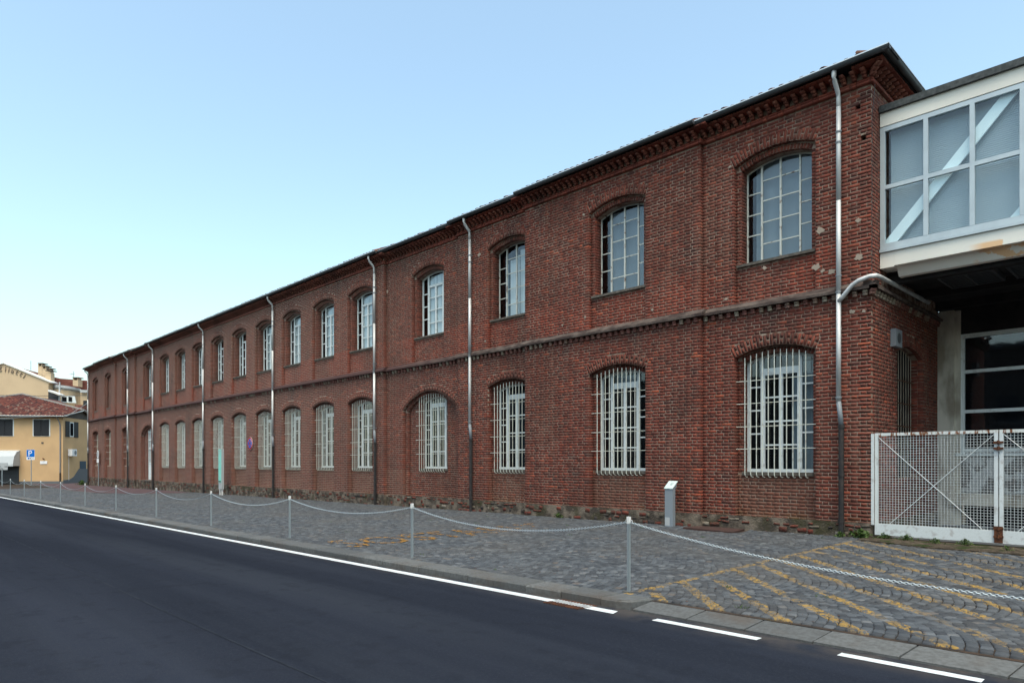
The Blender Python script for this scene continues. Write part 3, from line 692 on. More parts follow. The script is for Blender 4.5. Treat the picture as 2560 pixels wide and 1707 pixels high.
# moulded courses under the eaves, following the sections
fas = []; BRK = []; DEN = []
led = MB(); wedge = MB(); eav = MB(); gut = MB(); lip = MB(); cav = MB()
def runs():
    for (x0, x1, y0) in SEC: yield x0, x1, y0
for idx, (x0, x1, y0) in enumerate(SEC):
    # little returns so that each protruding section turns its mouldings
    L_in = (idx < len(SEC) - 1 and SEC[idx + 1][2] > y0); R_in = (idx > 0 and SEC[idx - 1][2] > y0); R_end = idx == 0
    for proj_, z, hh in ((.065, 9.386, .064), (.032, 9.463, .066), (.31, 9.676, .064)):
        e0 = x0 - (proj_ if L_in else 0) + (0 if L_in or idx == len(SEC) - 1 else (proj_ if SEC[idx + 1][2] < y0 else 0)) ; e1 = x1 + (proj_ if (R_in or R_end) else 0) - (0 if (R_in or R_end) else proj_)
        if proj_ > .3 and idx == 0:
            course(FF, e0, -5.58, y0 - proj_, z, int(z * 100), fas, proj_ + .09, hh + JT, .002); e0 = -5.16
        course(FF, e0, e1, y0 - proj_, z, int(z * 100), fas, proj_ + .09, hh + JT, .002)
    n = int((x1 - x0) / .195)
    for k in range(n):
        xx = x0 + (x1 - x0) * (k + .5) / n
        if -60.5 < xx < -54.9 or xx < -64.6 or -55 < xx < -50.5 or xx < -60: pass
        BRK.append(((xx, y0 - .02, 9.500), I3, (.085, .235, .14)))
        if xx > -50.8: DEN.append(((xx, y0 + .01, 5.035), I3, (.088, .085, .115)))
    # string course
    a0, a1 = x0 - (.13 if L_in else 0), x1 + (.13 if (R_in or R_end) else 0)
    led.prism([(y0 - .13, 5.155), (y0 - .13, 5.215), (y0 + .0, 5.225), (y0 + .0, 5.155)], 'x', a0, a1)
    wedge.prism([(y0 - .11, 5.2155), (y0 - .0, 5.335), (y0 + .14, 5.335), (y0 + .14, 5.2155)], 'x', a0 + .02, a1 - .02)
    # eaves board and gutter
    gx0, gx1 = x0 , x1 + (.47 if (R_in or R_end) else 0)
    if L_in: gx0 = x0 - .05
    if R_in: gx1 = x1 + .05
    prof = [(y0 - .325 - .07 + .07 * math.cos(t), 9.785 - .082 * math.sin(t)) for t in [math.pi * i / 8 for i in range(9)]]
    prof = prof + [(p[0], p[1] + .004) for p in prof[::-1]]
    gut.prism(prof, 'x', gx0, gx1)
    lip.box(gx0, gx1, y0 - .478, y0 - .460, 9.777, 9.799)
    for xe in (gx0, gx1):                  # stop ends
        gut.prism(prof[:9], 'x', xe - .003, xe + .003)
    eav.box(gx0, gx1, y0 - .325, y0 + .2, 9.725, 9.76)
# side run of mouldings, brackets, dentils, gutter at the right end
for proj_, z, hh in ((.065, 9.386, .064), (.032, 9.463, .066), (.31, 9.676, .064)):
    course(FS, -proj_, 5.0, -proj_, z, int(z * 100), fas, proj_ + .09, hh + JT, .002)
for k in range(25):
    s = .1 + k * .195; R9 = rotz(math.pi / 2)
    BRK.append(((-4.88 + .02, s, 9.500), R9, (.085, .235, .14)))
    DEN.append(((-4.88 - .01, s, 5.035), R9, (.088, .085, .115)))
R4 = rotz(math.pi / 4); BRK.append(((-4.87, -.01, 9.500), R4, (.10, .33, .14))); DEN.append(((-4.885, .005, 5.035), R4, (.10, .12, .115)))
led.prism([(-4.75, 5.155), (-4.75, 5.215), (-4.88, 5.225), (-4.88, 5.155)], 'y', -.13, 5); wedge.prism([(-4.77, 5.2160), (-4.88, 5.334), (-5.0, 5.334), (-5.0, 5.2160)], 'y', -.10, 5)
prof = [(-4.88 + .325 + .07 + .07 * math.cos(t), 9.785 - .082 * math.sin(t)) for t in [math.pi * i / 8 for i in range(9)]]
prof = prof + [(p[0], p[1] + .004) for p in prof[::-1]]
gut.prism(prof, 'y', -.468, 6.6); lip.box(-4.420, -4.402, -.478, 6.6, 9.7775, 9.7995); eav.box(-4.95, -4.555, -.32, 6.6, 9.7255, 9.7595)
led.build('string_course', m_ledge, fac); wedge.build('string_course_slope', m_ledge, fac); 
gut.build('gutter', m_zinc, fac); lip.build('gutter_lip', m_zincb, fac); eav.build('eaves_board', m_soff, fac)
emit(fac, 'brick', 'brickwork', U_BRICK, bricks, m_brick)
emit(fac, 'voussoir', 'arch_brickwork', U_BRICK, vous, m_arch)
emit(fac, 'cornice_brick', 'cornice_brickwork', U_BRICK, fas, m_fascia)
emit(fac, 'bracket', 'bracket_row', U_BRK, BRK, m_brk)
emit(fac, 'dentil', 'dentil_row', U_DEN, DEN, m_dentil)
# rubble plinth
pl = MB(); rub = []
for (x0, x1, y0) in SEC:
    pl.face([(x0, -.14, gz(x0) - .1), (x0, .18, gz(x0) - .1), (x0, .18, .34), (x0, -.14, .34)]) if False else None
    for xe in (x0, x1): pl.face([(xe, y0 - .01, gz(xe) - .1), (xe, y0 + .2, gz(xe) - .1), (xe, y0 + .2, .335), (xe, y0 - .01, .335)])
    xx = x0
    while xx < x1:
        x2 = min(xx + .6, x1); pl.face([(xx, y0 - .012, gz(xx) - .1), (x2, y0 - .012, gz(x2) - .1), (x2, y0 - .004, .36), (xx, y0 - .004, .36)]); xx = x2
    z = .315
    while z > gz(x0) - .05:
        x = x0 + random.uniform(-.1, .05); h = random.choice((.07, .07, .1, .13))
        while x < x1:
            L = random.uniform(.07, .28)
            if random.random() < .46 and z > gz(x) - .03 and x + L < x1 + .03:
                rub.append(((x + L / 2, y0 - .012 - random.uniform(-.01, .014), z - h / 2 + random.uniform(-.015, .015)), roty(random.uniform(-.12, .12)) @ rotz(random.uniform(-.1, .1)), (L - .02, .09, (h - .016) * random.uniform(.75, 1))))
            x += L
        z -= h
pl.face([(-4.87, -.012, -.05), (-4.87, 4.9, -.05), (-4.87, 4.9, .36), (-4.87, -.012, .36)])
pl.build('plinth_mortar', m_pmortar, fac, fixn=False)
emit(fac, 'plinth_stone', 'plinth_rubble', U_BRICK, rub, m_rubble)
# roof
rf = MB(); prev = None
sl = math.tan(math.radians(24))
rf.v = [(-68.9, -.36, 9.78), (-4.52, -.36, 9.78), (-4.52, 13.6, 9.78), (-68.9, 13.6, 9.78), (-62, 6.5, 9.78 + 6.9 * sl), (-11.4, 6.5, 9.78 + 6.9 * sl)]
rf.f = [(0, 1, 5, 4), (1, 2, 5), (2, 3, 4, 5), (3, 0, 4)]
rf.build('roof', m_tile, fac)
tiles = []
tilt = rotx(math.radians(24))
for (x0, x1, y0) in SEC:
    n = int((x1 - x0) / .215)
    for k in range(n):
        x = x0 + (k + .5) * (x1 - x0) / n
        for r_ in range(2):
            y = y0 - .43 + r_ * .34
            tiles.append(((x + random.uniform(-.015, .015), y, 9.775 + (y + .40 - y0) * sl + .0 + random.uniform(-.022, .012)), tilt @ rotz(random.uniform(-.04, .04)), (.18, .40, .17)))
for k in range(28):
    y = .0 + k * .215
    for r_ in range(2):
        xx = -4.46 - r_ * .34; tiles.append(((xx, y, 9.775 + (-4.50 - xx) * sl + .0), rotz(math.pi / 2) @ tilt, (.18, .40, .17)))
for k in range(20):                        # hip tiles
    q = .1 + k * .26; tiles.append(((-4.55 - q, -.33 + q, 9.80 + q * sl), rotz(math.radians(45)) @ rotx(math.radians(17.5)), (.20, .34, .11)))
emit(fac, 'roof_tile', 'roof_tiles', U_TILE, tiles, m_tile)
# sheet-metal flashing lying on the roof edge over the recessed wing
m = MB(); m.face([(-22.5, -.32, 9.82), (-18.2, -.32, 9.82), (-18.2, .12, 10.04), (-22.5, .12, 10.04)]); m.face([(-55.0, -.32, 9.82), (-51.6, -.32, 9.82), (-51.6, .12, 10.04), (-55.0, .12, 10.04)]); m.build('roof_flashing', m_lgrey, fac, fixn=False)
# dark interior
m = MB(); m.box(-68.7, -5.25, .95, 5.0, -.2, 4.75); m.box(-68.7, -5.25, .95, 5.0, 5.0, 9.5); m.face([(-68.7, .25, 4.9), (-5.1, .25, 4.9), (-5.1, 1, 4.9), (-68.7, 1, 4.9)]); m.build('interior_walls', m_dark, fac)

# windows -----------------------------------------------------------------------
def win_frame(kind, i, h, y, y0, blind):
    xc = h.xc; hw = h.hw; steel = kind == 'U' and i <= 2
    f = MB(); ft = .032 if steel else .06; A = h.arc(12)
    zt = lambda x: h.zc + math.sqrt(max(h.R ** 2 - (x - xc) ** 2, 0))
    zb = h.zb + (.06 if kind == 'U' else .05)
    yf0, yf1 = y - (.018 if steel else .024), y + .016
    def vbar(x, wd, z0, z1, d=0): f.box(x - wd / 2, x + wd / 2, yf0 - d, yf1, z0, z1)
    def hbar(x0, x1, z, t, d=-.0015): f.box(x0, x1, yf0 - d, yf1 - .0025, z - t / 2, z + t / 2)
    for k in range(12):                    # arched head
        (ax, az), (bx, bz) = A[k], A[k + 1]
        f.hexa([(ax, yf0 + .003, az - ft), (bx, yf0 + .003, bz - ft), (bx, yf1, bz - ft), (ax, yf1, az - ft), (ax, yf0 + .003, az), (bx, yf0 + .003, bz), (bx, yf1, bz), (ax, yf1, az)])
    vbar(xc - hw + ft / 2, ft, zb, h.zs); vbar(xc + hw - ft / 2, ft, zb, h.zs)
    m1 = .45
    panes = []
    ztr = None
    if steel:
        for q in (-m1, 0, m1): vbar(xc + q, .045 if q == 0 or q == -m1 else .038, zb, zt(xc + q) - .02, .004)
        cz = [zb, 6.73, 7.24, 7.74, 8.21]; sz = [zb, 6.98, 7.47, 7.96]
        for z in cz[1:]: hbar(xc - m1, xc + m1, z, .026)
        for z in sz[1:]: hbar(xc - hw, xc - m1, z, .026); hbar(xc + m1, xc + hw, z, .026)
    else:
        if kind == 'U': ztr = 8.16; cz = [zb, 6.79, 7.26, 7.72, ztr]; sz = [zb, 6.97, 7.44, 7.91]
        else: ztr = 3.70; cz = [zb, 2.01, 2.56, 3.12, ztr]; sz = [zb, 2.28, 2.83, 3.38]
        for q in (-m1, m1): vbar(xc + q, .07, zb, zt(xc + q) - .03, .004)
        vbar(xc, .085, zb, ztr, .009); vbar(xc - m1 + .05, .035, zb, ztr, .006); vbar(xc + m1 - .05, .035, zb, ztr, .006)
        f.box(xc - m1, xc + m1, yf0 - .012, yf1 - .003, ztr - .055, ztr + (.02 if kind == 'U' else .10))
        f.box(xc - m1, xc + m1, yf0 - .02, yf1 - .004, ztr + .0, ztr + .025)
        f.box(xc - hw, xc + hw, yf0 - .010, yf1 - .0035, zb - .03, zb + .045)
        for z in cz[1:-1]: hbar(xc - m1, xc + m1, z, .036)
        for z in sz[1:]: hbar(xc - hw, xc - m1, z, .034); hbar(xc + m1, xc + hw, z, .034)
    fr = f.build('window', m_frame2 if steel else m_frame, fac)
    # panes
    def cols():
        yield xc - hw + ft, xc - m1, sz; yield xc - m1, xc, cz; yield xc, xc + m1, cz; yield xc + m1, xc + hw - ft, sz
    G = []
    for x0, x1, zs_ in cols():
        zz = list(zs_)
        for k in range(len(zz)):
            z0 = zz[k]
            if k + 1 < len(zz): G.append([(x0, z0), (x1, z0), (x1, zz[k + 1]), (x0, zz[k + 1])])
            else:
                n = 5; top = [(x0 + (x1 - x0) * j / n, zt(x0 + (x1 - x0) * j / n)) for j in range(n, -1, -1)]; G.append([(x0, z0), (x1, z0)] + top)
    if i <= 8:
        for g_ in G:
            m = MB(); m.prism(g_, 'y', y - .002, y + .002); m.build('pane', m_glass, fr)
    else:
        m = MB()
        for g_ in G: m.prism(g_, 'y', y - .002, y + .002)
        m.build('pane', m_glass, fr)
    # what shows behind the glass
    b = MB(); yb = y + .10
    def back(x0, x1, z0, z1, mt, nm, yy=yb):
        q = MB(); n = 8; q.box(x0, x1, yy, yy + .006, z0, z1); q.build(nm, mt, fr)
    if kind == 'U':
        top = h.zs + .1
        if i in (0, 1): back(xc - .64 if i == 0 else xc - .60, xc + hw - .02, zb, top + .12 if i == 0 else top, m_blind, 'blind')
        elif i == 2: back(xc - .40, xc - .14, zb, 8.2, m_curt, 'curtain'); back(xc - .09, xc + .03, zb, 8.3, m_curt, 'curtain'); back(xc + .06, xc + .42, zb, 8.45, m_curt, 'curtain'); back(xc - .62, xc - .47, zb, 8.1, m_blind, 'blind')
        elif i <= 9: [back(xa_, xb_, zb, h.zs + .06, m_curt, 'curtain', y + .045) for xa_, xb_ in (((xc - .42, xc - .01), (xc + .01, xc + .42)) if i < 8 else ((xc + .02, xc + .40),))] and (back(xc + .5, xc + hw - .06, zb, h.zs, m_curt, 'curtain', y + .05) if i > 4 else None)
        elif i <= 12: back(xc + .12, xc + hw - .03, 7.9 if i > 10 else zb, h.zs + .06, m_curt, 'curtain', y + .05)
    else:
        if i == 0: back(xc + .20, xc + .42, zb, 3.6, m_blind, 'curtain'); back(xc + .46, xc + .78, zb, 3.9, m_blind, 'curtain')
        if i == 1: back(xc - .43, xc + .43, 3.78, 4.0, m_blind, 'curtain')
        if 8 <= i <= 12: 
            back(xc - .78, xc - .46, zb, h.zs, m_board, 'board', y + .04); back(xc - .40, xc - .05, zb + .4, h.zs - .3, m_board, 'board', y + .04)
            if i >= 10: back(xc + .12, xc + .78, zb, h.zs, m_board, 'board', y + .04)
        if i == 6: back(xc - .78, xc - .5, zb, h.zs, m_board, 'board', y + .04)
    return fr
def grille(i, h, y0, full=True):
    xc = h.xc; y = y0 + .09; big = i == 3
    c = MB(); Rg = Hole(xc, .82, 1.3, 4.0, .16)
    for z in (1.92, 2.44, 2.98, 3.51):
        e = .98 if not big else .92
        c.tube([(xc - e, y + .03, z), (xc + e, y + .03, z)], .009, 5)
    g = c.build('window_grille', m_bar, fac)
    if not full: return
    if big: y = y0 + .13; 
    for k in range(11):
        x = xc - .72 + k * .142; zt = (4.02 if not big else 3.98) + .15 * (1 - ((x - xc) / .82) ** 2)
        m = MB(); m.tube([(x, y, zt), (x, y, 1.33), (x + .004, y + .012, 1.285), (x + .008, y + .05, 1.262), (x + .01, y0 + .205, 1.265)], .0108, 6, False); m.build('bar', m_bar, g, smooth=True)
for kind, i, h, y, y0, blind in windows:
    if kind == 'U' and blind:
        m = MB(); m.box(h.xc - .84, h.xc + .84, y0 + .09, y0 + .25, 5.95, 6.02); m.build('sill', m_sill, fac); continue
    if kind == 'U':
        win_frame(kind, i, h, y, y0, blind)
        m = MB(); m.box(h.xc - .92, h.xc + .92 if True else 0, y0 + .055, y - .0, 6.20, 6.262); m.build('sill', m_sill, fac)
    elif i == 13:                          # door in the far tall arch
        zt = lambda x: h.zc + math.sqrt(max(h.R ** 2 - (x - h.xc) ** 2, 0))
        d = MB(); x0, x1 = h.xc - .72, h.xc + .72; yd = y0 + .30
        for xx, wd in ((x0 + .04, .08), (x1 - .04, .08), (h.xc - .35, .04), (h.xc, .09), (h.xc + .35, .04)): d.box(xx - wd / 2, xx + wd / 2, yd - .03, yd + .03, .38, zt(xx) - .02)
        for z in (1.55, 2.6, 3.2, 3.75): d.box(x0, x1, yd - .034, yd + .026, z - .04, z + .04)
        dr = d.build('door', m_frame, fac)
        p = MB(); p.box(x0 + .02, x1 - .02, yd - .012, yd + .02, .38, 1.53); p.build('door_panel', m_frame, dr)
        p = MB(); p.face([(x0, yd + .01, 1.55), (x1, yd + .01, 1.55), (x1, yd + .01, 3.95), (x0, yd + .01, 3.95)]); p.build('pane', m_glass, dr)
        m = MB(); m.box(h.xc - .9, h.xc + .9, y0 - .05, y, .28, .37); m.build('door_step', m_sill, fac)
    elif blind:
        m = MB(); m.box(h.xc - .8, h.xc + .8, y0 + .30, y0 + .32, 1.36, 4.14); w_ = m.build('window', m_beige, fac)
        m = MB(); m.box(h.xc - .015, h.xc + .015, y0 + .28, y0 + .30, 1.36, 4.12); m.build('batten', m_frame, w_); grille(i, h, y0, False)
    else:
        win_frame(kind, i, h, y, y0, blind); grille(i, h, y0)
        m = MB(); m.box(h.xc - .84, h.xc + .84, y0 + (.165 if i != 3 else .21), y, 1.30, 1.375); m.build('sill', m_sill, fac)
# side window behind the gate: grille and dark opening
m = MB(); m.face([(-5.16, 1.6, 1.2), (-5.16, 3.6, 1.2), (-5.16, 3.6, 4.3), (-5.16, 1.6, 4.3)]); sw = m.build('window', m_dark, fac, fixn=False)
c = MB()
for z in (1.92, 2.45, 2.98, 3.51): c.tube([(-5.07, 1.62, z), (-5.07, 3.6, z)], .012, 5)
g = c.build('window_grille', m_rust, fac)
for k in range(9):
    s = 1.86 + k * .185; m = MB(); m.tube([(-5.08, s, 4.22 - .2 * ((s - 2.61) / .94) ** 2), (-5.08, s, 1.2)], .009, 6); m.build('bar', m_beige, g)
# drainpipes
def pipe(x, full=True, y0=0):
    g_ = gz(x); y = y0 - .11; r = .052
    up = MB(); up.tube([(x, y0 - .37, 9.74), (x, y0 - .36, 9.60), (x, y0 - .34, 9.53), (x, y - .03, 9.34), (x, y, 9.24), (x, y, 9.0)], .046, 10)
    for z0, z1 in ((7.1, 9.05), (5.15, 7.1), (2.86, 5.15)): up.tube([(x, y, z0), (x, y, z1 + .01)], [.05, .047], 12)
    p = up.build('drainpipe', m_steel, fac, smooth=True)
    cl = MB()
    for z in (8.52, 8.30, 5.50, 5.16, 2.95): cl.tube([(x, y, z), (x, y, z + .03)], .062, 12); cl.box(x - .012, x + .012, y, y0 + .01, z + .004, z + .026)
    cl.build('pipe_clamp', m_gpipe, p, smooth=False)
    m = MB(); m.tube([(x, y, 2.88), (x + .03, y, 2.62), (x + .055, y, 2.38)], .05, 12); m.build('pipe_offset', m_gpipe, p, smooth=True)
    m = MB(); xx = x + .055; m.tube([(xx, y, 2.40), (xx, y, g_ - .03)], .054, 12)
    for z in (2.36, 1.35, .38): m.tube([(xx, y, z - .04), (xx, y, z + .04)], .066, 12)
    m.build('cast_iron_pipe', m_iron, p, smooth=False)
for x, y0 in ((-5.48, 0), (-17.35, 0), (-23.15, 0), (-32.2, 0), (-41.4, 0), (-50.7, 0), (-56.6, 0), (-68.45, 0)): pipe(x, y0=y0)
m = MB(); m.tube([(-5.47, -.12, 4.98), (-5.40, -.15, 5.04), (-5.18, -.18, 5.26), (-5.05, -.18, 5.33), (-4.85, -.17, 5.375), (-4.76, -.10, 5.385), (-4.74, .1, 5.39), (-4.74, 3.5, 5.42)], .046, 10); m.build('branch_pipe', m_steel, fac, smooth=True)
m = MB(); m.tube([(-4.80, -.02, 9.3), (-4.83, .0, 9.0), (-4.872, .03, 8.7), (-4.872, .03, 5.4)], .006, 5); m.build('cable', m_wire, fac)
# lime patches around old fixings
for (x, z, s) in ((-5.98, 5.83, .10), (-5.66, 5.66, .085), (-5.85, 5.72, .06), (-5.12, 5.86, .10), (-5.13, 6.62, .075), (-5.9, 6.6, .10), (-5.25, 4.75, .06), (-7.15, 6.05, .06), (-8.1, 5.5, .05), (-8.0, 8.62, .05), (-10.1, 5.55, .05), (-12.35, 5.7, .05), (-12.4, 8.6, .05), (-5.02, 4.72, .05), (-17.0, 8.5, .09), (-22.6, 8.3, .09), (-13.2, 5.6, .04), (-16.7, 5.6, .05)):
    y0 = sec_y(x); n = 14; pts = [(x + s * random.uniform(.55, 1.1) * math.cos(2 * math.pi * k / n), z + s * .8 * random.uniform(.5, 1.1) * math.sin(2 * math.pi * k / n)) for k in range(n)]
    m = MB(); m.prism(pts, 'y', y0 - .008, y0 + .01); m.build('lime_patch', m_lime, fac)
# small siren box on the side wall
m = MB(); m.box(-4.879, -4.77, 1.20, 1.62, 4.12, 4.50); sb = m.build('siren_box', m_gpipe, fac)
m = MB(); m.tube([(-4.768, 1.41, 4.31), (-4.76, 1.41, 4.31)], .11, 16); m.build('siren_mesh', m_dgrey, sb)

# ------------------------------------------------------------ glazed bridge over the gateway
br = empty('glazed_bridge', (-1, 1.5, 5.4), 'pale rendered footbridge with a band of aluminium windows joining the brick corner', 'bridge')
XL, XR, YB = -4.868, 6.0, .5
m = MB(); m.box(XL, XR, YB, YB + .16, 8.62, 8.905); m.build('upper_beam', m_plaster, br)
m = MB(); m.box(XL - .0, XR, YB - .07, 4.9, 8.906, 9.03); m.box(XL, XR, YB - .05, YB + .1, 9.03, 9.05); m.build('roof_edge', m_bit, br)
m = MB(); m.prism([(YB, 5.98), (YB, 5.68), (YB + .14, 5.68), (YB + .30, 5.50), (YB + .45, 5.50), (YB + .45, 5.98)], 'x', XL + .27, XR)
m.box(XL, XL + .268, YB + .002, YB + .45, 5.66, 5.979); m.build('lower_beam', m_plaster, br)
m = MB(); m.box(XL, XR, YB - .045, YB + .1, 5.985, 6.045); m.build('sill', m_alu, br)
fr = MB(); F0, F1 = YB + .0, YB + .08
mull = [-4.065 - .0, -3.275, -2.49, -1.70, -.91, -.12, .67, 1.46, 2.25, 3.04, 3.83, 4.62, 5.41]
fr.box(XL, XL + .09, F0, F1, 6.05, 8.6); fr.box(XL + .09, XR, F0 + .002, F1, 8.51, 8.6); fr.box(XL + .09, XR, F0 + .002, F1, 6.05, 6.165)
for x in mull: fr.box(x, x + .082, F0 - .002, F1, 6.166, 8.509)
fr.box(XL + .091, XR, F0 + .003, F1 - .002, 7.30, 7.385)
bf = fr.build('window_band', m_alu, br)
e = [XL + .09] + sum([[x, x + .082] for x in mull], []) + [XR]
for k in range(0, len(e) - 1, 2):
    for z0, z1 in ((6.166, 7.30), (7.385, 8.509)):
        m = MB(); m.box(e[k], e[k + 1], YB + .045, YB + .05, z0, z1); m.build('pane', m_glass_b, bf)
for q, (xa, xb) in enumerate(((-4.80, -2.60), (-2.60, -.40), (-.4, 1.8))):
    m = MB(); m.hexa([(xa - .08, YB + .12, 6.17), (xa + .20, YB + .12, 6.17), (xa + .20, YB + .16, 6.17), (xa - .08, YB + .16, 6.17), (xb - .12, YB + .12, 8.62), (xb + .16, YB + .12, 8.62), (xb + .16, YB + .16, 8.62), (xb - .12, YB + .16, 8.62)])
    m.build('diagonal_brace', m_brace, br)
sl_ = MB()
for k in range(61):
    z = 6.17 + k * .04; sl_.hexa([(XL + .14, YB + .23, z), (XR, YB + .23, z), (XR, YB + .235, z), (XL + .14, YB + .235, z), (XL + .14, YB + .245, z + .043), (XR, YB + .245, z + .043), (XR, YB + .25, z + .043), (XL + .14, YB + .25, z + .043)])
sl_.build('venetian_blind', m_ven, br)['kind'] = 'stuff'
m = MB(); m.box(XL + .02, XR, YB + .86, YB + .9, 5.98, 8.9); m.build('rear_lining', m_blind, br)
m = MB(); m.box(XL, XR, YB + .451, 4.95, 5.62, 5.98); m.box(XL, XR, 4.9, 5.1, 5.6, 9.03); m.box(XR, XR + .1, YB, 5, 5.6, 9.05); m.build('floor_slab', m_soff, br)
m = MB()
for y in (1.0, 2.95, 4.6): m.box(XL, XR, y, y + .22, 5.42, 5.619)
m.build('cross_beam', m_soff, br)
for p in range(8):
    x0 = -4.1 + p * 1.2
    lv = MB(); lv.box(x0, x0 + 1.0, 1.6, 1.66, 5.5, 5.6); lv.box(x0, x0 + 1.0, 2.74, 2.8, 5.5, 5.6); lv.box(x0, x0 + .05, 1.66, 2.74, 5.5, 5.6); lv.box(x0 + .95, x0 + 1.0, 1.66, 2.74, 5.5, 5.6); lv.box(x0 + .48, x0 + .52, 1.66, 2.74, 5.5, 5.6)
    for k in range(9): lv.box(x0 + .05, x0 + .95, 1.70 + k * .12, 1.75 + k * .12, 5.52, 5.57)
    lv.build('louvre_panel', m_dgrey, br)
# rear building seen under the bridge
rb = empty('courtyard_building', (-1, 5, 0), 'shadowed plastered building with large panes behind the white gate', 'building')
m = MB(); m.box(-4.875, -4.52, 4.80, 5.1, -.05, 5.41); m.build('column', m_court, rb)
m = MB(); m.box(-4.52, -4.40, 4.90, 5.1, -.05, 5.4); m.build('column_edge', m_court, rb)
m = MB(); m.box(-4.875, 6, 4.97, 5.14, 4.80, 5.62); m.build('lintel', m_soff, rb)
f = MB()
f.box(-4.40, -4.32, 4.93, 5.02, 1.80, 4.80)
for z0, z1 in ((4.70, 4.80), (3.82, 3.90), (2.83, 2.91), (1.86, 1.95)): f.box(-4.32, 6, 4.932, 5.02, z0, z1)
f.box(-4.5, 6, 4.88, 5.02, 1.76, 1.83)
for x in (-1.2, 2.0): f.box(x, x + .08, 4.931, 5.02, 1.95, 4.7)
wf = f.build('window', m_frame, rb)
for z0, z1 in ((1.95, 2.83), (2.91, 3.82), (3.90, 4.70)):
    for xa, xb in ((-4.32, -1.2), (-1.12, 2.0), (2.08, 6)):
        m = MB(); m.box(xa, xb, 4.97, 4.975, z0, z1); m.build('pane', m_glass, wf)
m = MB(); m.box(-4.4, 6, 5.25, 5.35, .3, 5.4); m.build('inner_wall', m_dark, rb)
m = MB(); m.box(-4.40, 6, 4.96, 5.1, .85, 1.755); m.build('apron_wall', m_peel, rb)
m = MB(); m.box(-4.60, 6, 4.62, 5.1, .55, .84); m.build('ledge', m_court, rb)
m = MB(); m.box(-4.3, 6, 4.95, 5.1, -.05, .50); m.build('dark_void_block', m_dark, rb)  # solid near-black box stands in for the dark void below the ledge
m = MB(); m.box(-2.36, -2.1, 4.72, 4.92, 3.1, 3.42); wl = m.build('wall_lamp', m_dgrey, rb)

# ------------------------------------------------------------ gate
def gate_panel(x0, x1, label, yg=.06):
    g = empty('mesh_gate', ((x0 + x1) / 2, yg, .12), label, 'gate', 'white mesh gate leaves across the gateway')
    m = MB(); z0, z1 = .13, 2.2
    m.box(x0, x0 + .06, yg - .03, yg + .03, .36, z1 - .06); m.box(x1 - .06, x1, yg - .03, yg + .03, .36, z1 - .06); m.build('stile', m_gate, g)
    m = MB(); m.box(x0, x1, yg - .031, yg + .031, z1 - .06, z1); m.build('top_rail', m_rustw, g)
    m = MB(); m.box(x0, x1, yg - .035, yg + .035, z0, .36); m.build('bottom_plate', m_gate, g)
    w_ = MB(); n = int((x1 - x0 - .12) / .052)
    for k in range(1, n):
        x = x0 + .06 + (x1 - x0 - .12) * k / n; w_.box(x - .0028, x + .0028, yg - .004, yg + .002, .36, z1 - .06)
    n = 35
    for k in range(1, n):
        z = .36 + (z1 - .42) * k / n; w_.box(x0 + .06, x1 - .06, yg - .0095, yg - .0045, z - .0028, z + .0028)
    o = w_.build('wire_mesh', m_gate, g); o['kind'] = 'stuff'
    m = MB(); m.tube([(x0 + .06, yg - .018, z1 - .08), (x1 - .25, yg - .018, .37)], .007, 5); m.tube([(x0 + .28, yg - .020, .37), (x1 - .06, yg - .020, z1 - .08)], .007, 5); m.build('diagonal_rod', m_gate, g)
    return g
g1 = gate_panel(-4.82, -2.735, 'white wire mesh gate leaf next to the brick corner'); g2 = gate_panel(-2.715, -.63, 'white wire mesh gate leaf at the right edge, joined by rusty hinges')
g3 = gate_panel(-.61, 1.48, 'white wire mesh gate leaf farthest from the brick corner')
m = MB(); m.box(-4.875, -4.83, -.02, .03, .33, 2.19); m.build('edge_strip', m_gate, g1)
for z in (1.97, 1.86, .25, .40):
    m = MB(); m.tube([(-2.725, .0, z - .035), (-2.725, .0, z + .035)], .022, 8); m.box(-2.80, -2.65, -.01, .02, z - .02, z + .02); m.build('hinge', m_rust, g1)
m = MB(); m.box(-2.79, -2.66, .0, .026, .14, .44); m.build('hinge_plate', m_rust, g1)

# ------------------------------------------------------------ posts and chain
def post_at(x, first=False):
    g_ = gz(x, -8.1); p = empty('barrier_post', (x, -8.1, g_), None, 'post', 'grey chain posts along the kerb')
    return p
m = MB(); m.box(-.0165, .0165, -.0165, .0165, -.02, .84); me_shaft = m.mesh('shaft', m_galv)
m = MB(); m.box(-.0195, .0195, -.0195, .0195, .84, .925); me_cap = m.mesh('post_cap', m_cap)
m = MB(); m.tube([(-.02, -.0, .885), (-.05, 0, .882), (-.055, 0, .86)], .005, 5); m.tube([(.02, -.0, .885), (.05, 0, .882), (.055, 0, .86)], .005, 5); me_hook = m.mesh('chain_hook', m_zincb)
m = MB(); m.box(-.06, .06, -.05, .05, -.01, .006); me_base = m.mesh('base_plate', m_kerb)
PX = [3.0] + [-5.03 - 4.525 * k for k in range(14)]
lab = {1: 'chain post standing on the last rounded kerb stone', 2: 'second chain post from the rounded kerb end', 3: 'third chain post from the rounded kerb end', 4: 'fourth chain post from the rounded kerb end, in front of the thin drainpipe',
       0: 'chain post beyond the gate crossing, at the far right end of the chain'}
ords = ['fifth', 'sixth', 'seventh', 'eighth', 'ninth', 'tenth', 'eleventh', 'twelfth', 'thirteenth', 'fourteenth']
for k in range(len(PX)):
    if k >= 5: lab[k] = '%s chain post counted from the rounded kerb end' % ords[k - 5]
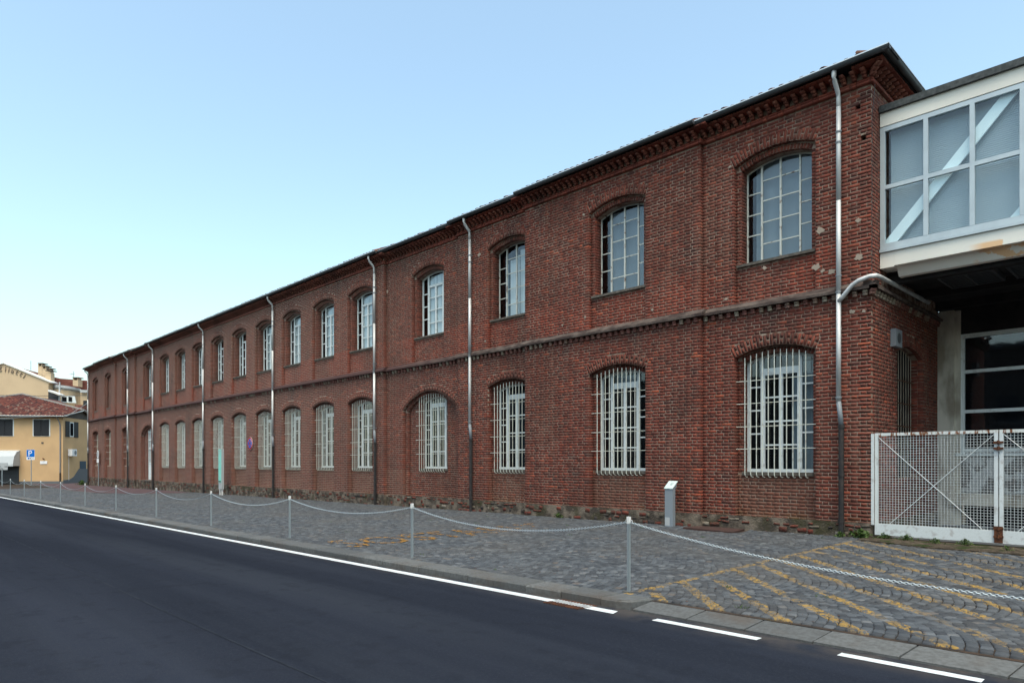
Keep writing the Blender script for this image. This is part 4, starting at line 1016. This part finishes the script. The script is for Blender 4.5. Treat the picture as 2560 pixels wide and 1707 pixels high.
for k, x in enumerate(PX):
    p = empty('barrier_post', (x, -8.1, gz(x, -8.1)), 'slim grey ' + lab[k], 'post', 'chain posts along the kerb')
    for nm, me in (('shaft', me_shaft), ('post_cap', me_cap), ('chain_hook', me_hook), ('base_plate', me_base)):
        o = bpy.data.objects.new(nm, me); COL.objects.link(o); o.parent = p; o.location = (0, 0, 0)
def link_pts(c, t, up, side, L=.036, wd=.011):
    pts = []
    for k in range(10):
        an = 2 * math.pi * k / 10; pts.append(c + t * (L / 2) * math.cos(an) + side * wd * math.sin(an))
    return pts
for k in range(len(PX) - 1):
    xa, xb = PX[k], PX[k + 1]; za, zb_ = gz(xa, -8.1) + .86, gz(xb, -8.1) + .86; sag = .40 if k == 0 else .215 + .02 * math.sin(k * 2.1)
    ctr = Vector(((xa + xb) / 2, -8.1, (za + zb_) / 2 - sag))
    path = lambda t: Vector((xa + (xb - xa) * t, -8.1, za + (zb_ - za) * t - 4 * sag * t * (1 - t)))
    m = MB()
    if k <= 3:
        n = int(((xb - xa) ** 2 + 0) ** .5 * 1.03 / .027)
        for q in range(n):
            t0 = (q + .5) / n; c = path(t0); tn = (path(min(t0 + .002, 1)) - path(t0)).normalized(); s1 = Vector((0, 1, 0)); s2 = tn.cross(s1).normalized()
            pts = link_pts(c, tn, None, s1 if q % 2 else s2); m.tube(pts + [pts[0]], .0033, 4, False)
    else:
        m.tube([path(q / 24) for q in range(25)], .0065, 5)
    o = m.build('chain', m_chain)
    nm = {0: 'pale steel chain sagging across the crossing in front of the gate', 1: 'pale steel chain hanging between the first and second posts from the kerb end'}.get(k, 'pale steel chain hanging between the %s and %s posts from the kerb end' % ((['', 'first', 'second', 'third', 'fourth'] + ords)[k], (['', 'first', 'second', 'third', 'fourth'] + ords)[k + 1]))
    tag(o, nm, 'chain', 'chains strung between the posts')

# ------------------------------------------------------------ small street furniture
st = empty('info_stele', (-9.38, -.4, gz(-9.38, -.4)), 'grey metal information stele with a slanted pale top plate before the brick wall', 'information stand')
g_ = gz(-9.38, -.4)
m = MB(); m.prism([(-.47, g_ - .02), (-.47, .955), (-.30, 1.11), (-.30, 1.02), (-.36, .95), (-.36, g_ - .02)], 'x', -9.50, -9.27); m.build('column', m_stele, st)
m = MB(); m.hexa([(-9.51, -.49, .955), (-9.26, -.49, .955), (-9.26, -.26, 1.125), (-9.51, -.26, 1.125), (-9.51, -.485, .975), (-9.26, -.485, .975), (-9.26, -.265, 1.145), (-9.51, -.265, 1.145)]); tp = m.build('top_plate', m_stele_top, st)
m = MB()
for k, L in enumerate((.09, .05, .05)):
    f = .62 - k * .09; y = -.488 + .225 * f; z = .978 + .17 * f; m.box(-9.40, -9.40 + L, y - .004, y + .004, z - .001, z + .002)
m.build('print_lines', m_dgrey, tp)
m = MB(); m.box(-9.49, -9.36, -.4715, -.4695, g_ + .02, g_ + .22); m.build('worn_patch', m_lgrey, st)
tt = empty('totem_sign', (-37.57, -.5, gz(-37.5, -.5)), 'tall narrow mint green totem sign on two short legs before a barred window', 'sign'); g_ = gz(-37.57, -.5)
m = MB(); m.box(-37.86, -37.42, -.56, -.44, .16, 2.34); m.build('panel', m_lgrey, tt)
m = MB(); m.box(-37.85, -37.47, -.572, -.561, .50, 2.32); m.build('face', m_mint, tt)
m = MB(); m.box(-37.82, -37.50, -.58, -.573, .54, .61); m.build('label_strip', m_dgrey, tt)
m = MB(); m.box(-37.80, -37.55, -.576, -.573, 2.18, 2.24); m.box(-37.80, -37.60, -.576, -.573, 2.08, 2.11); m.box(-37.80, -37.58, -.576, -.573, 1.60, 1.63); m.build('print_lines', m_lgrey, tt)
for x in (-37.80, -37.50):
    m = MB(); m.box(x - .03, x + .03, -.53, -.47, g_ - .02, .161); m.build('leg', m_cap, tt)
# no-stopping roundel on the brick pier
ns = empty('no_stopping_sign', (-35.0, -.06, 2.6), 'round blue no-stopping sign with red rim and red cross on the brick pier', 'sign')
def disc(x, y, z, r, mat, nm, par, th=.006, n=32, a0=0, a1=2 * math.pi, pts=None):
    m = MB(); p = [(x + r * math.cos(a0 + (a1 - a0) * k / n), z + r * math.sin(a0 + (a1 - a0) * k / n)) for k in range(n)]; m.prism(pts or p, 'y', y - th, y); return m.build(nm, mat, par)
disc(-35, -.03, 2.6, .325, m_white, 'plate', ns); disc(-35, -.037, 2.6, .315, m_redp, 'rim', ns); disc(-35, -.044, 2.6, .238, m_white, 'field', ns)
for q in range(4):
    a_ = q * math.pi / 2; c_, s_ = math.cos(a_), math.sin(a_)
    pts = [(-35 + c_ * .03 , 2.6 + s_ * .03)] + [(-35 + .232 * math.cos(a_ + t), 2.6 + .232 * math.sin(a_ + t)) for t in [-.60 + 1.2 * k / 8 for k in range(9)]]
    disc(0, -.051, 0, 0, m_blue, 'blue_quarter', ns, .005, pts=pts)
for sg in (1, -1):
    d = .222 / math.sqrt(2); o_ = .022 / math.sqrt(2)
    disc(0, -.058 - (.004 if sg > 0 else 0), 0, 0, m_redp, 'cross_bar', ns, .004, pts=[(-35 - d + o_, 2.6 - sg * d - sg * o_), (-35 + d + o_, 2.6 + sg * d - sg * o_), (-35 + d - o_, 2.6 + sg * d + sg * o_), (-35 - d - o_, 2.6 - sg * d + sg * o_)][::1])
# narrow sign on a pole at the far corner
nn = empty('street_sign', (-64.3, -1.2, gz(-64)), 'small round white sign with a plate below, by the far blind windows', 'sign'); g_ = gz(-64.3)
m = MB(); m.tube([(-64.3, -.25, g_), (-64.3, -.25, 2.6)], .03, 6); m.build('pole', m_galv, nn)
disc(-64.3, -.29, 2.3, .32, m_white, 'round_plate', nn, .01); disc(-64.3, -.302, 2.3, .24, m_lgrey, 'round_field', nn, .006)
m = MB(); m.box(-64.6, -64.0, -.31, -.29, 1.60, 1.92); m.build('lower_plate', m_white, nn)

# unseen blocks added across the street so the ground-floor windows mirror something dark
for k, (x0, x1, h, nm) in enumerate(((-64, -40, 9.5, 'grey plastered block with brown shutters'), (-38, -14, 8.0, 'low ochre workshop with a flat roof'), (-12, 12, 10.0, 'dark brick hall with tall bays'), (14, 40, 8.5, 'grey rendered office house with a cornice'))):
    ob_ = empty('reflection_block', ((x0 + x1) / 2, -38, gx(x0)), nm + ' added unseen across the street for dark window reflections', 'building')
    wmat = (m_gpipe, m_sill, m_ledge, m_stele)[k]; z0 = gx(x0) - .3
    m = MB(); m.box(x0, x1, -48, -36, z0, h); m.build('wall', wmat, ob_)
    m = MB(); m.box(x0 - .3, x1 + .3, -48.3, -35.6, h, h + .35); m.build('roof', m_dgrey, ob_)
    n = int((x1 - x0) / 3)
    for q in range(n):
        for zz in (1.0, 4.6):
            xc_ = x0 + (q + .5) * (x1 - x0) / n
            m = MB(); m.box(xc_ - .6, xc_ + .6, -36.0, -35.93, zz, zz + 1.9); w_ = m.build('window', m_shut, ob_)
            m = MB(); m.box(xc_ - .75, xc_ + .75, -36.0, -35.85, zz - .12, zz - .002); m.build('sill', m_cap2, w_)
tag(sheet('far_pavement', -200, 40, -36, -33.9, 60, 1, m_cement, -.03, lambda x, y: gx(x)), kind='structure')

# weeds
def weed(x, y, s, n, label, grp='weeds rooted at the foot of the wall and gate'):
    z = gz(x, y) if not (x > -4.9 and y > -1) else .07
    m = MB()
    for k in range(n):
        a_ = random.uniform(0, 6.28); r_ = s * abs(random.gauss(0, .5)); hz = s * random.uniform(.05, .75) * (1 - r_ / (s * 1.8)); c = Vector((x + r_ * math.cos(a_), y + r_ * .6 * math.sin(a_), z + max(hz, .01)))
        d = Vector((random.uniform(-1, 1), random.uniform(-1, 1), random.uniform(-.3, .6))).normalized(); e = d.cross(Vector((random.uniform(-1, 1), random.uniform(-1, 1), random.uniform(-1, 1)))).normalized(); L = s * random.uniform(.10, .2)
        m.face([c - d * L, c + e * L * .45, c + d * L, c - e * L * .45])
    for k in range(6):
        a_ = random.uniform(0, 6.28); m.tube([(x, y, z - .01), (x + .3 * s * math.cos(a_), y + .2 * s * math.sin(a_), z + s * .5)], .003, 3, False)
    o = bpy.data.objects.new('weed_plant', m.mesh('weed_plant', m_leaf)); put(o, None, (0, 0, 0)); tag(o, label, 'plant', grp)
weed(-5.42, -.2, .16, 110, 'small green weed at the foot of the black drainpipe nearest the gate')
weed(-5.02, -.14, .26, 240, 'bushy green weed at the brick corner beside the gate')
weed(-4.6, -.12, .17, 120, 'low green weed under the left end of the gate'); weed(-4.2, -.10, .17, 120, 'leafy weed under the middle of the first gate leaf')
weed(-3.2, -.22, .17, 90, 'small weed on the soil below the gate bottom plate'); weed(-3.65, -.30, .15, 80, 'flat weed on bare soil before the gate')
weed(-13.3, -.2, .2, 110, 'green tuft against the rubble foot of the wall between two windows')
weed(-2.5, -.55, .12, 60, 'tiny weed near the gate hinge'); weed(-69.4, .4, .7, 260, 'grassy clump between the factory and the yellow house'); weed(-70.2, -.2, .6, 220, 'grass growing at the cement base of the yellow house')
tf = MB()
for k in range(46):
    x = -3 - 40 * random.random() ** 1.3; y = random.uniform(-8.1, -.4); z = gz(x, y); s = random.uniform(.02, .07)
    for q in range(10):
        a_ = random.uniform(0, 6.28); c = Vector((x + random.gauss(0, s), y + random.gauss(0, s * .6), z)); tf.face([c, c + Vector((.012, 0, 0)), c + Vector((random.uniform(-.03, .03), random.uniform(-.02, .02), random.uniform(.015, .04)))])
tag(tf.build('grass_tufts', m_leaf, fixn=False), kind='stuff', label='sparse grass tufts between the cobbles', cat='grass')
# rubbish specks and rusty leaves on pavement
lv = MB()
for k in range(90):
    x = random.uniform(-9, 0); y = random.uniform(-8.25, -7.2) if random.random() < .6 else random.uniform(-8, -1); z = gz(x, y) + .004; a_ = random.uniform(0, 6.28); s = random.uniform(.006, .018)
    lv.face([(x + s * math.cos(a_ + b), y + s * math.sin(a_ + b), z + (.003 if b > 3 else 0)) for b in (0, 1.5, 3.1, 4.6)])
tag(lv.build('fallen_debris', m_rust, fixn=False), kind='stuff', label='scattered rusty brown leaf debris on the pavement', cat='debris')

# ------------------------------------------------------------ yellow house at the far left
HO = P(-43.5, 66.0); nrm = math.hypot(1, .12)
def dv(r, d): v = Vector((r * RT[0] + d * FW[0], r * RT[1] + d * FW[1], 0)); return v.normalized()
eX = dv(-1, -.12); eY = dv(-.12, 1.0)
GH = -.45
hs = empty('yellow_house', (HO[0], HO[1], GH), 'two-storey ochre house with tiled hip roof, dark shutters and a white shop awning', 'house')
def HB(mb, a0, a1, b0, b1, z0, z1): mb.obox(HO, eX, eY, z0, z1, a0, a1, b0, b1)
def HP(a_, b_, z): return (HO[0] + eX[0] * a_ + eY[0] * b_, HO[1] + eX[1] * a_ + eY[1] * b_, z)
def hbox(nm, mat, par, *args): m = MB(); HB(m, *args); return m.build(nm, mat, par)
hbox('wall', m_ochre, hs, 0, 16, 0, 9, -.2, 6.05); hbox('base_course', m_cement, hs, -.02, 3.9, -.03, 9, GH - .3, -.19)
m = MB(); pts = [(0, GH), (5.5, GH), (5.5, 1.0), (4.2, .95), (3.0, 1.0), (2.0, .2), (1.2, -.05), (0, -.1)]
m.v = [HP(-.035, b_, z) for b_, z in pts] + [HP(0, b_, z) for b_, z in pts]; k = len(pts); m.f = [tuple(range(k))] + [(i, (i + 1) % k, k + (i + 1) % k, k + i) for i in range(k)]; m.build('cement_patch', m_cement, hs)
# roof
P0, P1, P2, P3, P4 = HP(6.4, 5, 8.65), HP(16.5, -.55, 6.12), HP(-.35, -.55, 6.12), HP(-.25, 3.3, 6.95), HP(-.45, 6.5, 6.2)
rm = MB(); nA, nB = 220, 10
def lerp(p, q, t): return tuple(p[i] + (q[i] - p[i]) * t for i in range(3))
grid = []
for i in range(nA + 1):
    a_ = -.35 + (16.85) * i / nA
    ztop = None
    if a_ <= 6.4: t = (a_ + .3) / 6.7; top = lerp(P3, P0, max(0, min(1, t)))
    else: t = (a_ - 6.4) / 10.1; top = lerp(P0, P1, t)
    bot = HP(a_, -.55, 6.12)
    col_ = []
    for j in range(nB + 1):
        q = lerp(bot, top, j / nB); col_.append((q[0], q[1], q[2] + .05 * math.cos(2 * math.pi * a_ / .33) * (1 - .0) + .015 * (j % 2)))
    grid.append(col_)
for i in range(nA + 1):
    for j in range(nB + 1): rm.v.append(grid[i][j])
for i in range(nA):
    for j in range(nB):
        k = i * (nB + 1) + j; rm.f.append((k, k + nB + 1, k + nB + 2, k + 1))
rm.face([P0, P3, P4]); rm.face([P0, P4, HP(6.4, 12, 8.6)]); rm.face([P0, P1, HP(16.5, 12, 6.1), HP(6.4, 12, 8.6)])
rm.build('roof', m_tfield, hs, fixn=False)
m = MB(); m.tube([P1, P0], .13, 6); m.tube([P0, P3], .13, 6); m.tube([P3, HP(-.35, 4.6, 6.6)], .12, 6); m.build('ridge_tiles', m_cap2, hs)
m = MB(); m.tube([HP(16.5, -.62, 6.06), HP(-.35, -.62, 6.06), HP(-.3, 3.3, 6.86)], .055, 6); m.build('gutter', m_lgrey, hs)
m = MB(); m.face([HP(16.5, -.5, 6.0), HP(-.3, -.5, 6.0), HP(-.3, 0, 6.05), HP(16.5, 0, 6.05)]); m.face([HP(-.3, -.5, 6.0), HP(-.3, 3.3, 6.8), HP(0, 3.3, 6.8), HP(0, -.5, 6.0)]); m.face([HP(-.02, 0, 6.0), HP(-.02, 6.4, 6.0), HP(-.02, 3.3, 6.85)]); m.build('soffit', m_sill, hs, fixn=False)
for a0, a1 in ((1.25, 2.62), (4.5, 5.86), (8.2, 9.5)):
    w_ = hbox('window', m_frame, hs, a0 - .1, a1 + .1, -.02, .0, 4.14, 5.80)
    am = (a0 + a1) / 2
    for p, q in ((a0, am - .012), (am + .012, a1)):
        s_ = hbox('shutter', m_shut, w_, p, q, -.06, -.02, 4.18, 5.74)
        ls = MB()
        for k in range(14): HB(ls, p + .05, q - .05, -.072, -.06, 4.28 + k * .10, 4.33 + k * .10)
        ls.build('louvre_slats', m_shop, s_)['kind'] = 'stuff'
m = MB(); pr = [(-1.15, 1.25), (-1.15, 1.45), (-.95, 2.2), (-.55, 2.62), (0, 2.78), (0, 2.70), (-.5, 2.5), (-.9, 2.1), (-1.1, 1.42), (-1.1, 1.25)]
m.v = [HP(3.85, b_, z) for b_, z in pr] + [HP(12, b_, z) for b_, z in pr]; k = len(pr); m.f = [(i, (i + 1) % k, k + (i + 1) % k, k + i) for i in range(k)] + [tuple(range(k))]
m.face([HP(3.86, 0, 2.75), HP(3.86, -.55, 2.6), HP(3.86, -.95, 2.18), HP(3.86, -1.14, 1.28), HP(3.86, 0, 1.28)]); m.build('awning', m_awn, hs)
sh_ = hbox('roller_shutter', m_shop, hs, 3.95, 11.9, -.03, 0, GH, 2.4)
m = MB()
for k in range(16): HB(m, 3.97, 11.88, -.045, -.03, GH + .05 + k * .13, GH + .13 + k * .13)
m.build('shutter_slats', m_dgrey, sh_)['kind'] = 'stuff'
m = MB(); m.tube([HP(.35, -.45, 6.0), HP(.28, -.12, 5.5), HP(.22, -.09, 5.2), HP(.22, -.09, .6)], .05, 6); dp = m.build('drainpipe', m_gpipe, hs)
m = MB(); m.tube([HP(.22, -.09, .6), HP(.22, -.09, GH)], .065, 6); m.build('cast_iron_pipe', m_iron, dp)
hbox('name_plate', m_white, hs, 1.42, 2.05, -.04, 0, 1.47, 1.76); hbox('vent', m_sill, hs, 1.75, 1.95, -.03, 0, 3.42, 3.58)
m = MB(); m.tube([HP(1.72, -.0, 1.95), HP(1.72, -.22, 2.0)], .05, 6); m.build('wall_lamp', m_rust, hs)
# its side wall
w_ = hbox('window', m_frame, hs, -.02, 0, 1.15, 2.0, 4.15, 5.6)
hbox('pane', m_dark, w_, -.03, -.021, 1.3, 1.85, 4.25, 5.5); hbox('shutter', m_shut, w_, -.06, -.02, .38, 1.13, 4.12, 5.66); hbox('shutter', m_shut, w_, -.06, -.02, 2.02, 2.8, 4.12, 5.66)
ac = hbox('air_conditioner', m_white, hs, -.42, -.03, .85, 1.75, 2.25, 2.92)
m = MB(); m.tube([HP(-.425, 1.45, 2.58), HP(-.44, 1.45, 2.58)], .22, 12); m.build('fan_grille', m_gpipe, ac)
hbox('side_door', m_dblue, hs, -.03, 0, 3.15, 4.4, .35, 1.75); m = MB(); m.tube([HP(-.03, 1.0, 2.2), HP(-.03, 1.0, -.2)], .018, 5); m.build('condensate_pipe', m_white, hs)
# parking sign
ps = empty('parking_sign', P(-43.05, 61, -.3), 'blue square parking sign with a white P and a white sub-panel on a grey pole', 'sign')
m = MB(); m.tube([P(-43.05, 61, -.4), P(-43.05, 61, 2.7)], .035, 6); m.build('pole', m_galv, ps)
rX = dv(1, 0); fY = dv(0, 1); PO = P(-43.06, 60.93)
def sb_(nm, mat, par, r0, r1, z0, z1, d0=0, d1=.02): m = MB(); m.obox(PO, rX, fY, z0, z1, r0, r1, d0, d1); return m.build(nm, mat, par)
sb_('sign_panel', m_white, ps, -.36, .36, 1.85, 2.76, 0, .02); pb = sb_('blue_field', m_blue, ps, -.345, .345, 2.12, 2.745, -.01, 0)
def stand_text(txt, size, mat, nm, par, O, ex, z, off, spacing=1.0, rot=0):
    M = Matrix(((ex[0], 0, -fY[0], O[0] - fY[0] * off), (ex[1], 0, -fY[1], O[1] - fY[1] * off), (0, 1, 0, z), (0, 0, 0, 1))) @ Matrix.Rotation(rot, 4, 'Z')
    return text_mesh(txt, size, mat, nm, M, .004, par, spacing)
stand_text('P', .72, m_white, 'letter', ps, (PO[0] - rX[0] * .22, PO[1] - rX[1] * .22), rX, 2.18, .016)
sb_('tow_symbol', m_blue, ps, -.26, -.08, 1.93, 2.05, -.012, 0); sb_('time_print', m_dgrey, ps, .12, .28, 1.95, 1.99, -.012, 0); sb_('hammer_symbol', m_dgrey, ps, -.01, .05, 1.93, 2.05, -.012, 0)
# hotel arrow sign, partly out of the frame
hsn = empty('hotel_sign', P(-43.9, 57.9, -.3), 'white hotel direction board with black lettering and an arrow, cut by the left edge', 'sign')
HOs = P(-42.88, 57.9)
m = MB(); m.obox(HOs, rX, fY, .98, 1.58, -1.9, 0, 0, .03); m.build('board', m_lgrey, hsn)
m = MB()
for r_ in (-.5, -1.5): m.obox(HOs, rX, fY, -.4, 1.0, r_ - .03, r_ + .03, .03, .08)
m.build('leg', m_galv, hsn)
stand_text('HOTEL', .36, m_black, 'lettering', hsn, (HOs[0] - rX[0] * 1.78, HOs[1] - rX[1] * 1.78), rX, 1.26, .012, 1.12)
stand_text('Dora', .20, m_black, 'lettering', hsn, (HOs[0] - rX[0] * .86, HOs[1] - rX[1] * .86), rX, 1.04, .012, 1.2)
m = MB(); m.obox(HOs, rX, fY, 1.24, 1.28, -.26, -.08, -.012, 0); m.obox(HOs, rX, fY, 1.20, 1.32, -.12, -.08, -.012, 0); m.build('arrow', m_black, hsn)

# ------------------------------------------------------------ tall ochre block with lettering behind
bb = empty('ochre_block', P(-62, 95, -.5), 'tall pale ochre apartment block with red tiled roof, chimneys and a lettered gable', 'building')
S9 = 95 / FPX
def BP(u, v, d=95): return P((u - U0) / FPX * d, d, HC + (V0 - v) / FPX * d)
def poly(nm, mat, par, pts, d0, d1):
    m = MB(); n = len(pts); m.v = [BP(u, v, d0) for u, v in pts]; back = []
    for (x, y, z) in m.v: back.append((x + fY[0] * (d1 - d0), y + fY[1] * (d1 - d0), z))
    m.v += back; m.f = [tuple(range(n)), tuple(range(n, 2 * n))] + [(i, (i + 1) % n, n + (i + 1) % n, n + i) for i in range(n)]; return m.build(nm, mat, par)
poly('gable_wall', m_pale, bb, [(-90, 935), (8, 908), (127, 955), (121, 960), (120, 1190), (-90, 1190)], 95, 96)
poly('verge', m_cap, bb, [(-90, 934), (8, 905.5), (128, 954), (128, 957), (8, 908.5), (-90, 937)], 94.8, 96.2)
poly('roof', m_tfar, bb, [(20, 911), (95, 932), (128, 941), (150, 946), (218, 951), (300, 953), (300, 990), (218, 985), (200, 972), (127, 962), (127, 955)], 97.5, 98)
for u0, u1, v0 in ((95, 105, 909), (105.5, 115, 915.5), (115, 125, 921.5)):
    c_ = poly('chimney', m_pale, bb, [(u0, v0 + 6), (u1, v0 + 6), (u1, 948), (u0, 944)], 96.6, 97.4)
    poly('chimney_cap', m_sill, c_, [(u0 - 1.2, v0 - 2), (u1 + 1.2, v0 - 2), (u1 + 1.2, v0), (u0 - 1.2, v0)], 96.4, 97.6)
    for e_ in (u0, u1 - 2): poly('cap_pier', m_pale, c_, [(e_, v0), (e_ + 2, v0), (e_ + 2, v0 + 6), (e_, v0 + 6)], 96.6, 97.3)
c_ = poly('chimney', m_pale, bb, [(114, 932), (127, 932), (127, 955), (114, 950)], 95.6, 96.4); poly('chimney_cap', m_sill, c_, [(113, 925), (128, 925), (128, 927), (113, 927)], 95.4, 96.6)
c_ = poly('chimney', m_pale, bb, [(182, 950), (195, 950), (195, 966), (182, 964)], 96, 97); poly('chimney_cap', m_sill, c_, [(180.5, 942.5), (196, 942.5), (196, 944.5), (180.5, 944.5)], 95.9, 97.1)
for e_ in (182, 192): poly('cap_pier', m_pale, c_, [(e_, 944.5), (e_ + 2.5, 944.5), (e_ + 2.5, 950), (e_, 950)], 96.1, 96.9)
# curved wing
arc_ = [(121 + 80 * t, 0) for t in [k / 12 for k in range(13)]]
m = MB(); mc = MB(); mw = MB()
def cd(t): return 97 - 1.6 * math.sin(math.pi * min(t * 1.05, 1))
for k in range(12):
    t0, t1 = k / 12, (k + 1) / 12
    for mb, f in ((mc, lambda t: (961 + 10 * t * t, 967 + 10 * t * t)), (mw, lambda t: (971 + 10 * t * t, 1080))):
        u0_, u1_ = 121 + 80 * t0, 121 + 80 * t1; (a0, b0), (a1, b1) = f(t0), f(t1); dd = .0 if mb is mw else -.35
        mb.face([BP(u0_, b0, cd(t0) + dd), BP(u1_, b1, cd(t1) + dd), BP(u1_, a1, cd(t1) + dd), BP(u0_, a0, cd(t0) + dd)])
    u0_, u1_ = 121 + 80 * t0, 121 + 80 * t1
    mc.face([BP(u0_, 967 + 10 * t0 * t0, cd(t0) - .35), BP(u1_, 967 + 10 * t1 * t1, cd(t1) - .35), BP(u1_, 972 + 10 * t1 * t1, cd(t1)), BP(u0_, 972 + 10 * t0 * t0, cd(t0))])
mw.build('curved_wall', m_pale, bb, fixn=False); mc.build('curved_cornice', m_lgrey, bb, fixn=False)
poly('side_wall', m_pale, bb, [(201, 980), (330, 985), (330, 1080), (201, 1080)], 96.5, 97.2); poly('side_cornice', m_lgrey, bb, [(200, 974), (330, 978), (330, 984), (200, 981)], 96.1, 96.6)
w_ = poly('window', m_frame, bb, [(152, 989), (186, 990), (190, 1007), (152, 1006)], 94.9, 95.0)
for u0_, u1_ in ((155, 166), (171, 180)): poly('pane', m_dark, w_, [(u0_, 991), (u1_, 992), (u1_, 1004), (u0_, 1003)], 94.85, 94.9)
poly('canopy', m_cap, bb, [(120, 974), (150, 985), (150, 988), (120, 978)], 93.5, 94.5); poly('terrace_recess', m_shop, bb, [(120.5, 979), (148, 989), (146, 1000), (120.5, 1010)], 94.6, 94.7)
poly('pipe', m_lgrey, bb, [(147, 955), (150, 955), (149, 1009), (146, 1009)], 94.5, 94.6)
c_ = poly('brick_chimney', m_tfar, bb, [(187, 1012), (205, 1012), (205, 1032), (187, 1032)], 90, 91); poly('dark_window', m_shop, bb, [(208, 1001), (219, 1001), (219, 1030), (208, 1030)], 96.3, 96.4)
# lettering following an arc on the gable
ex = rX
for ch, u_, v_, ro in (('g', -3.5, 924.5, .02), ('l', 11, 929, -.10), ('i', 19, 930, -.18), ('a', 26, 931, -.28), ('t', 37, 934.5, -.42), ('t', 47, 938.5, -.5), ('i', 56, 943.5, -.6)):
    x, y, z = BP(u_, v_, 94.95)
    M = Matrix(((ex[0], 0, -fY[0], x), (ex[1], 0, -fY[1], y), (0, 1, 0, z), (0, 0, 0, 1))) @ Matrix.Rotation(ro, 4, 'Z'); text_mesh(ch, 1.05, m_letter, 'gable_letter', M, .05, bb)
for (u_, v0_, v1_, d) in ((77, 902, 925, 97), (184, 928, 943, 97)):
    an = empty('tv_antenna', BP(u_, v1_, d), 'thin %s rising above the red roof' % ('bare aerial mast' if u_ < 100 else 'antenna with crossbars by the right chimney'), 'antenna')
    m = MB(); m.tube([BP(u_, v0_, d), BP(u_, v1_, d)], .04, 4); m.build('mast', m_galv, an)
    if u_ > 100:
        m = MB(); m.tube([BP(u_ - 10, 935, d), BP(u_ + 3, 935, d)], .03, 4); m.tube([BP(u_ - 4, 932.5, d), BP(u_ - 4, 937.5, d)], .025, 4); m.build('crossbar', m_galv, an)
# overhead wire between house and factory
m = MB(); m.tube([BP(-60, 987, 58), BP(60, 989, 60), BP(150, 989.5, 62), BP(219, 988, 60.5)], .022, 4, False); tag(m.build('overhead_wire', m_wire), 'thin dark overhead wire crossing above the yellow house roof', 'wire')
m = MB(); m.tube([HP(6, -.5, 5.8), HP(1.5, -.6, 6.0), HP(-.6, -.4, 6.1), HP(-2.0, -.8, 6.9), (-68.8, .3, 7.1)], .03, 5, False); tag(m.build('service_cable', m_lgrey), 'pale grey cable running from the yellow house eaves to the factory', 'cable')
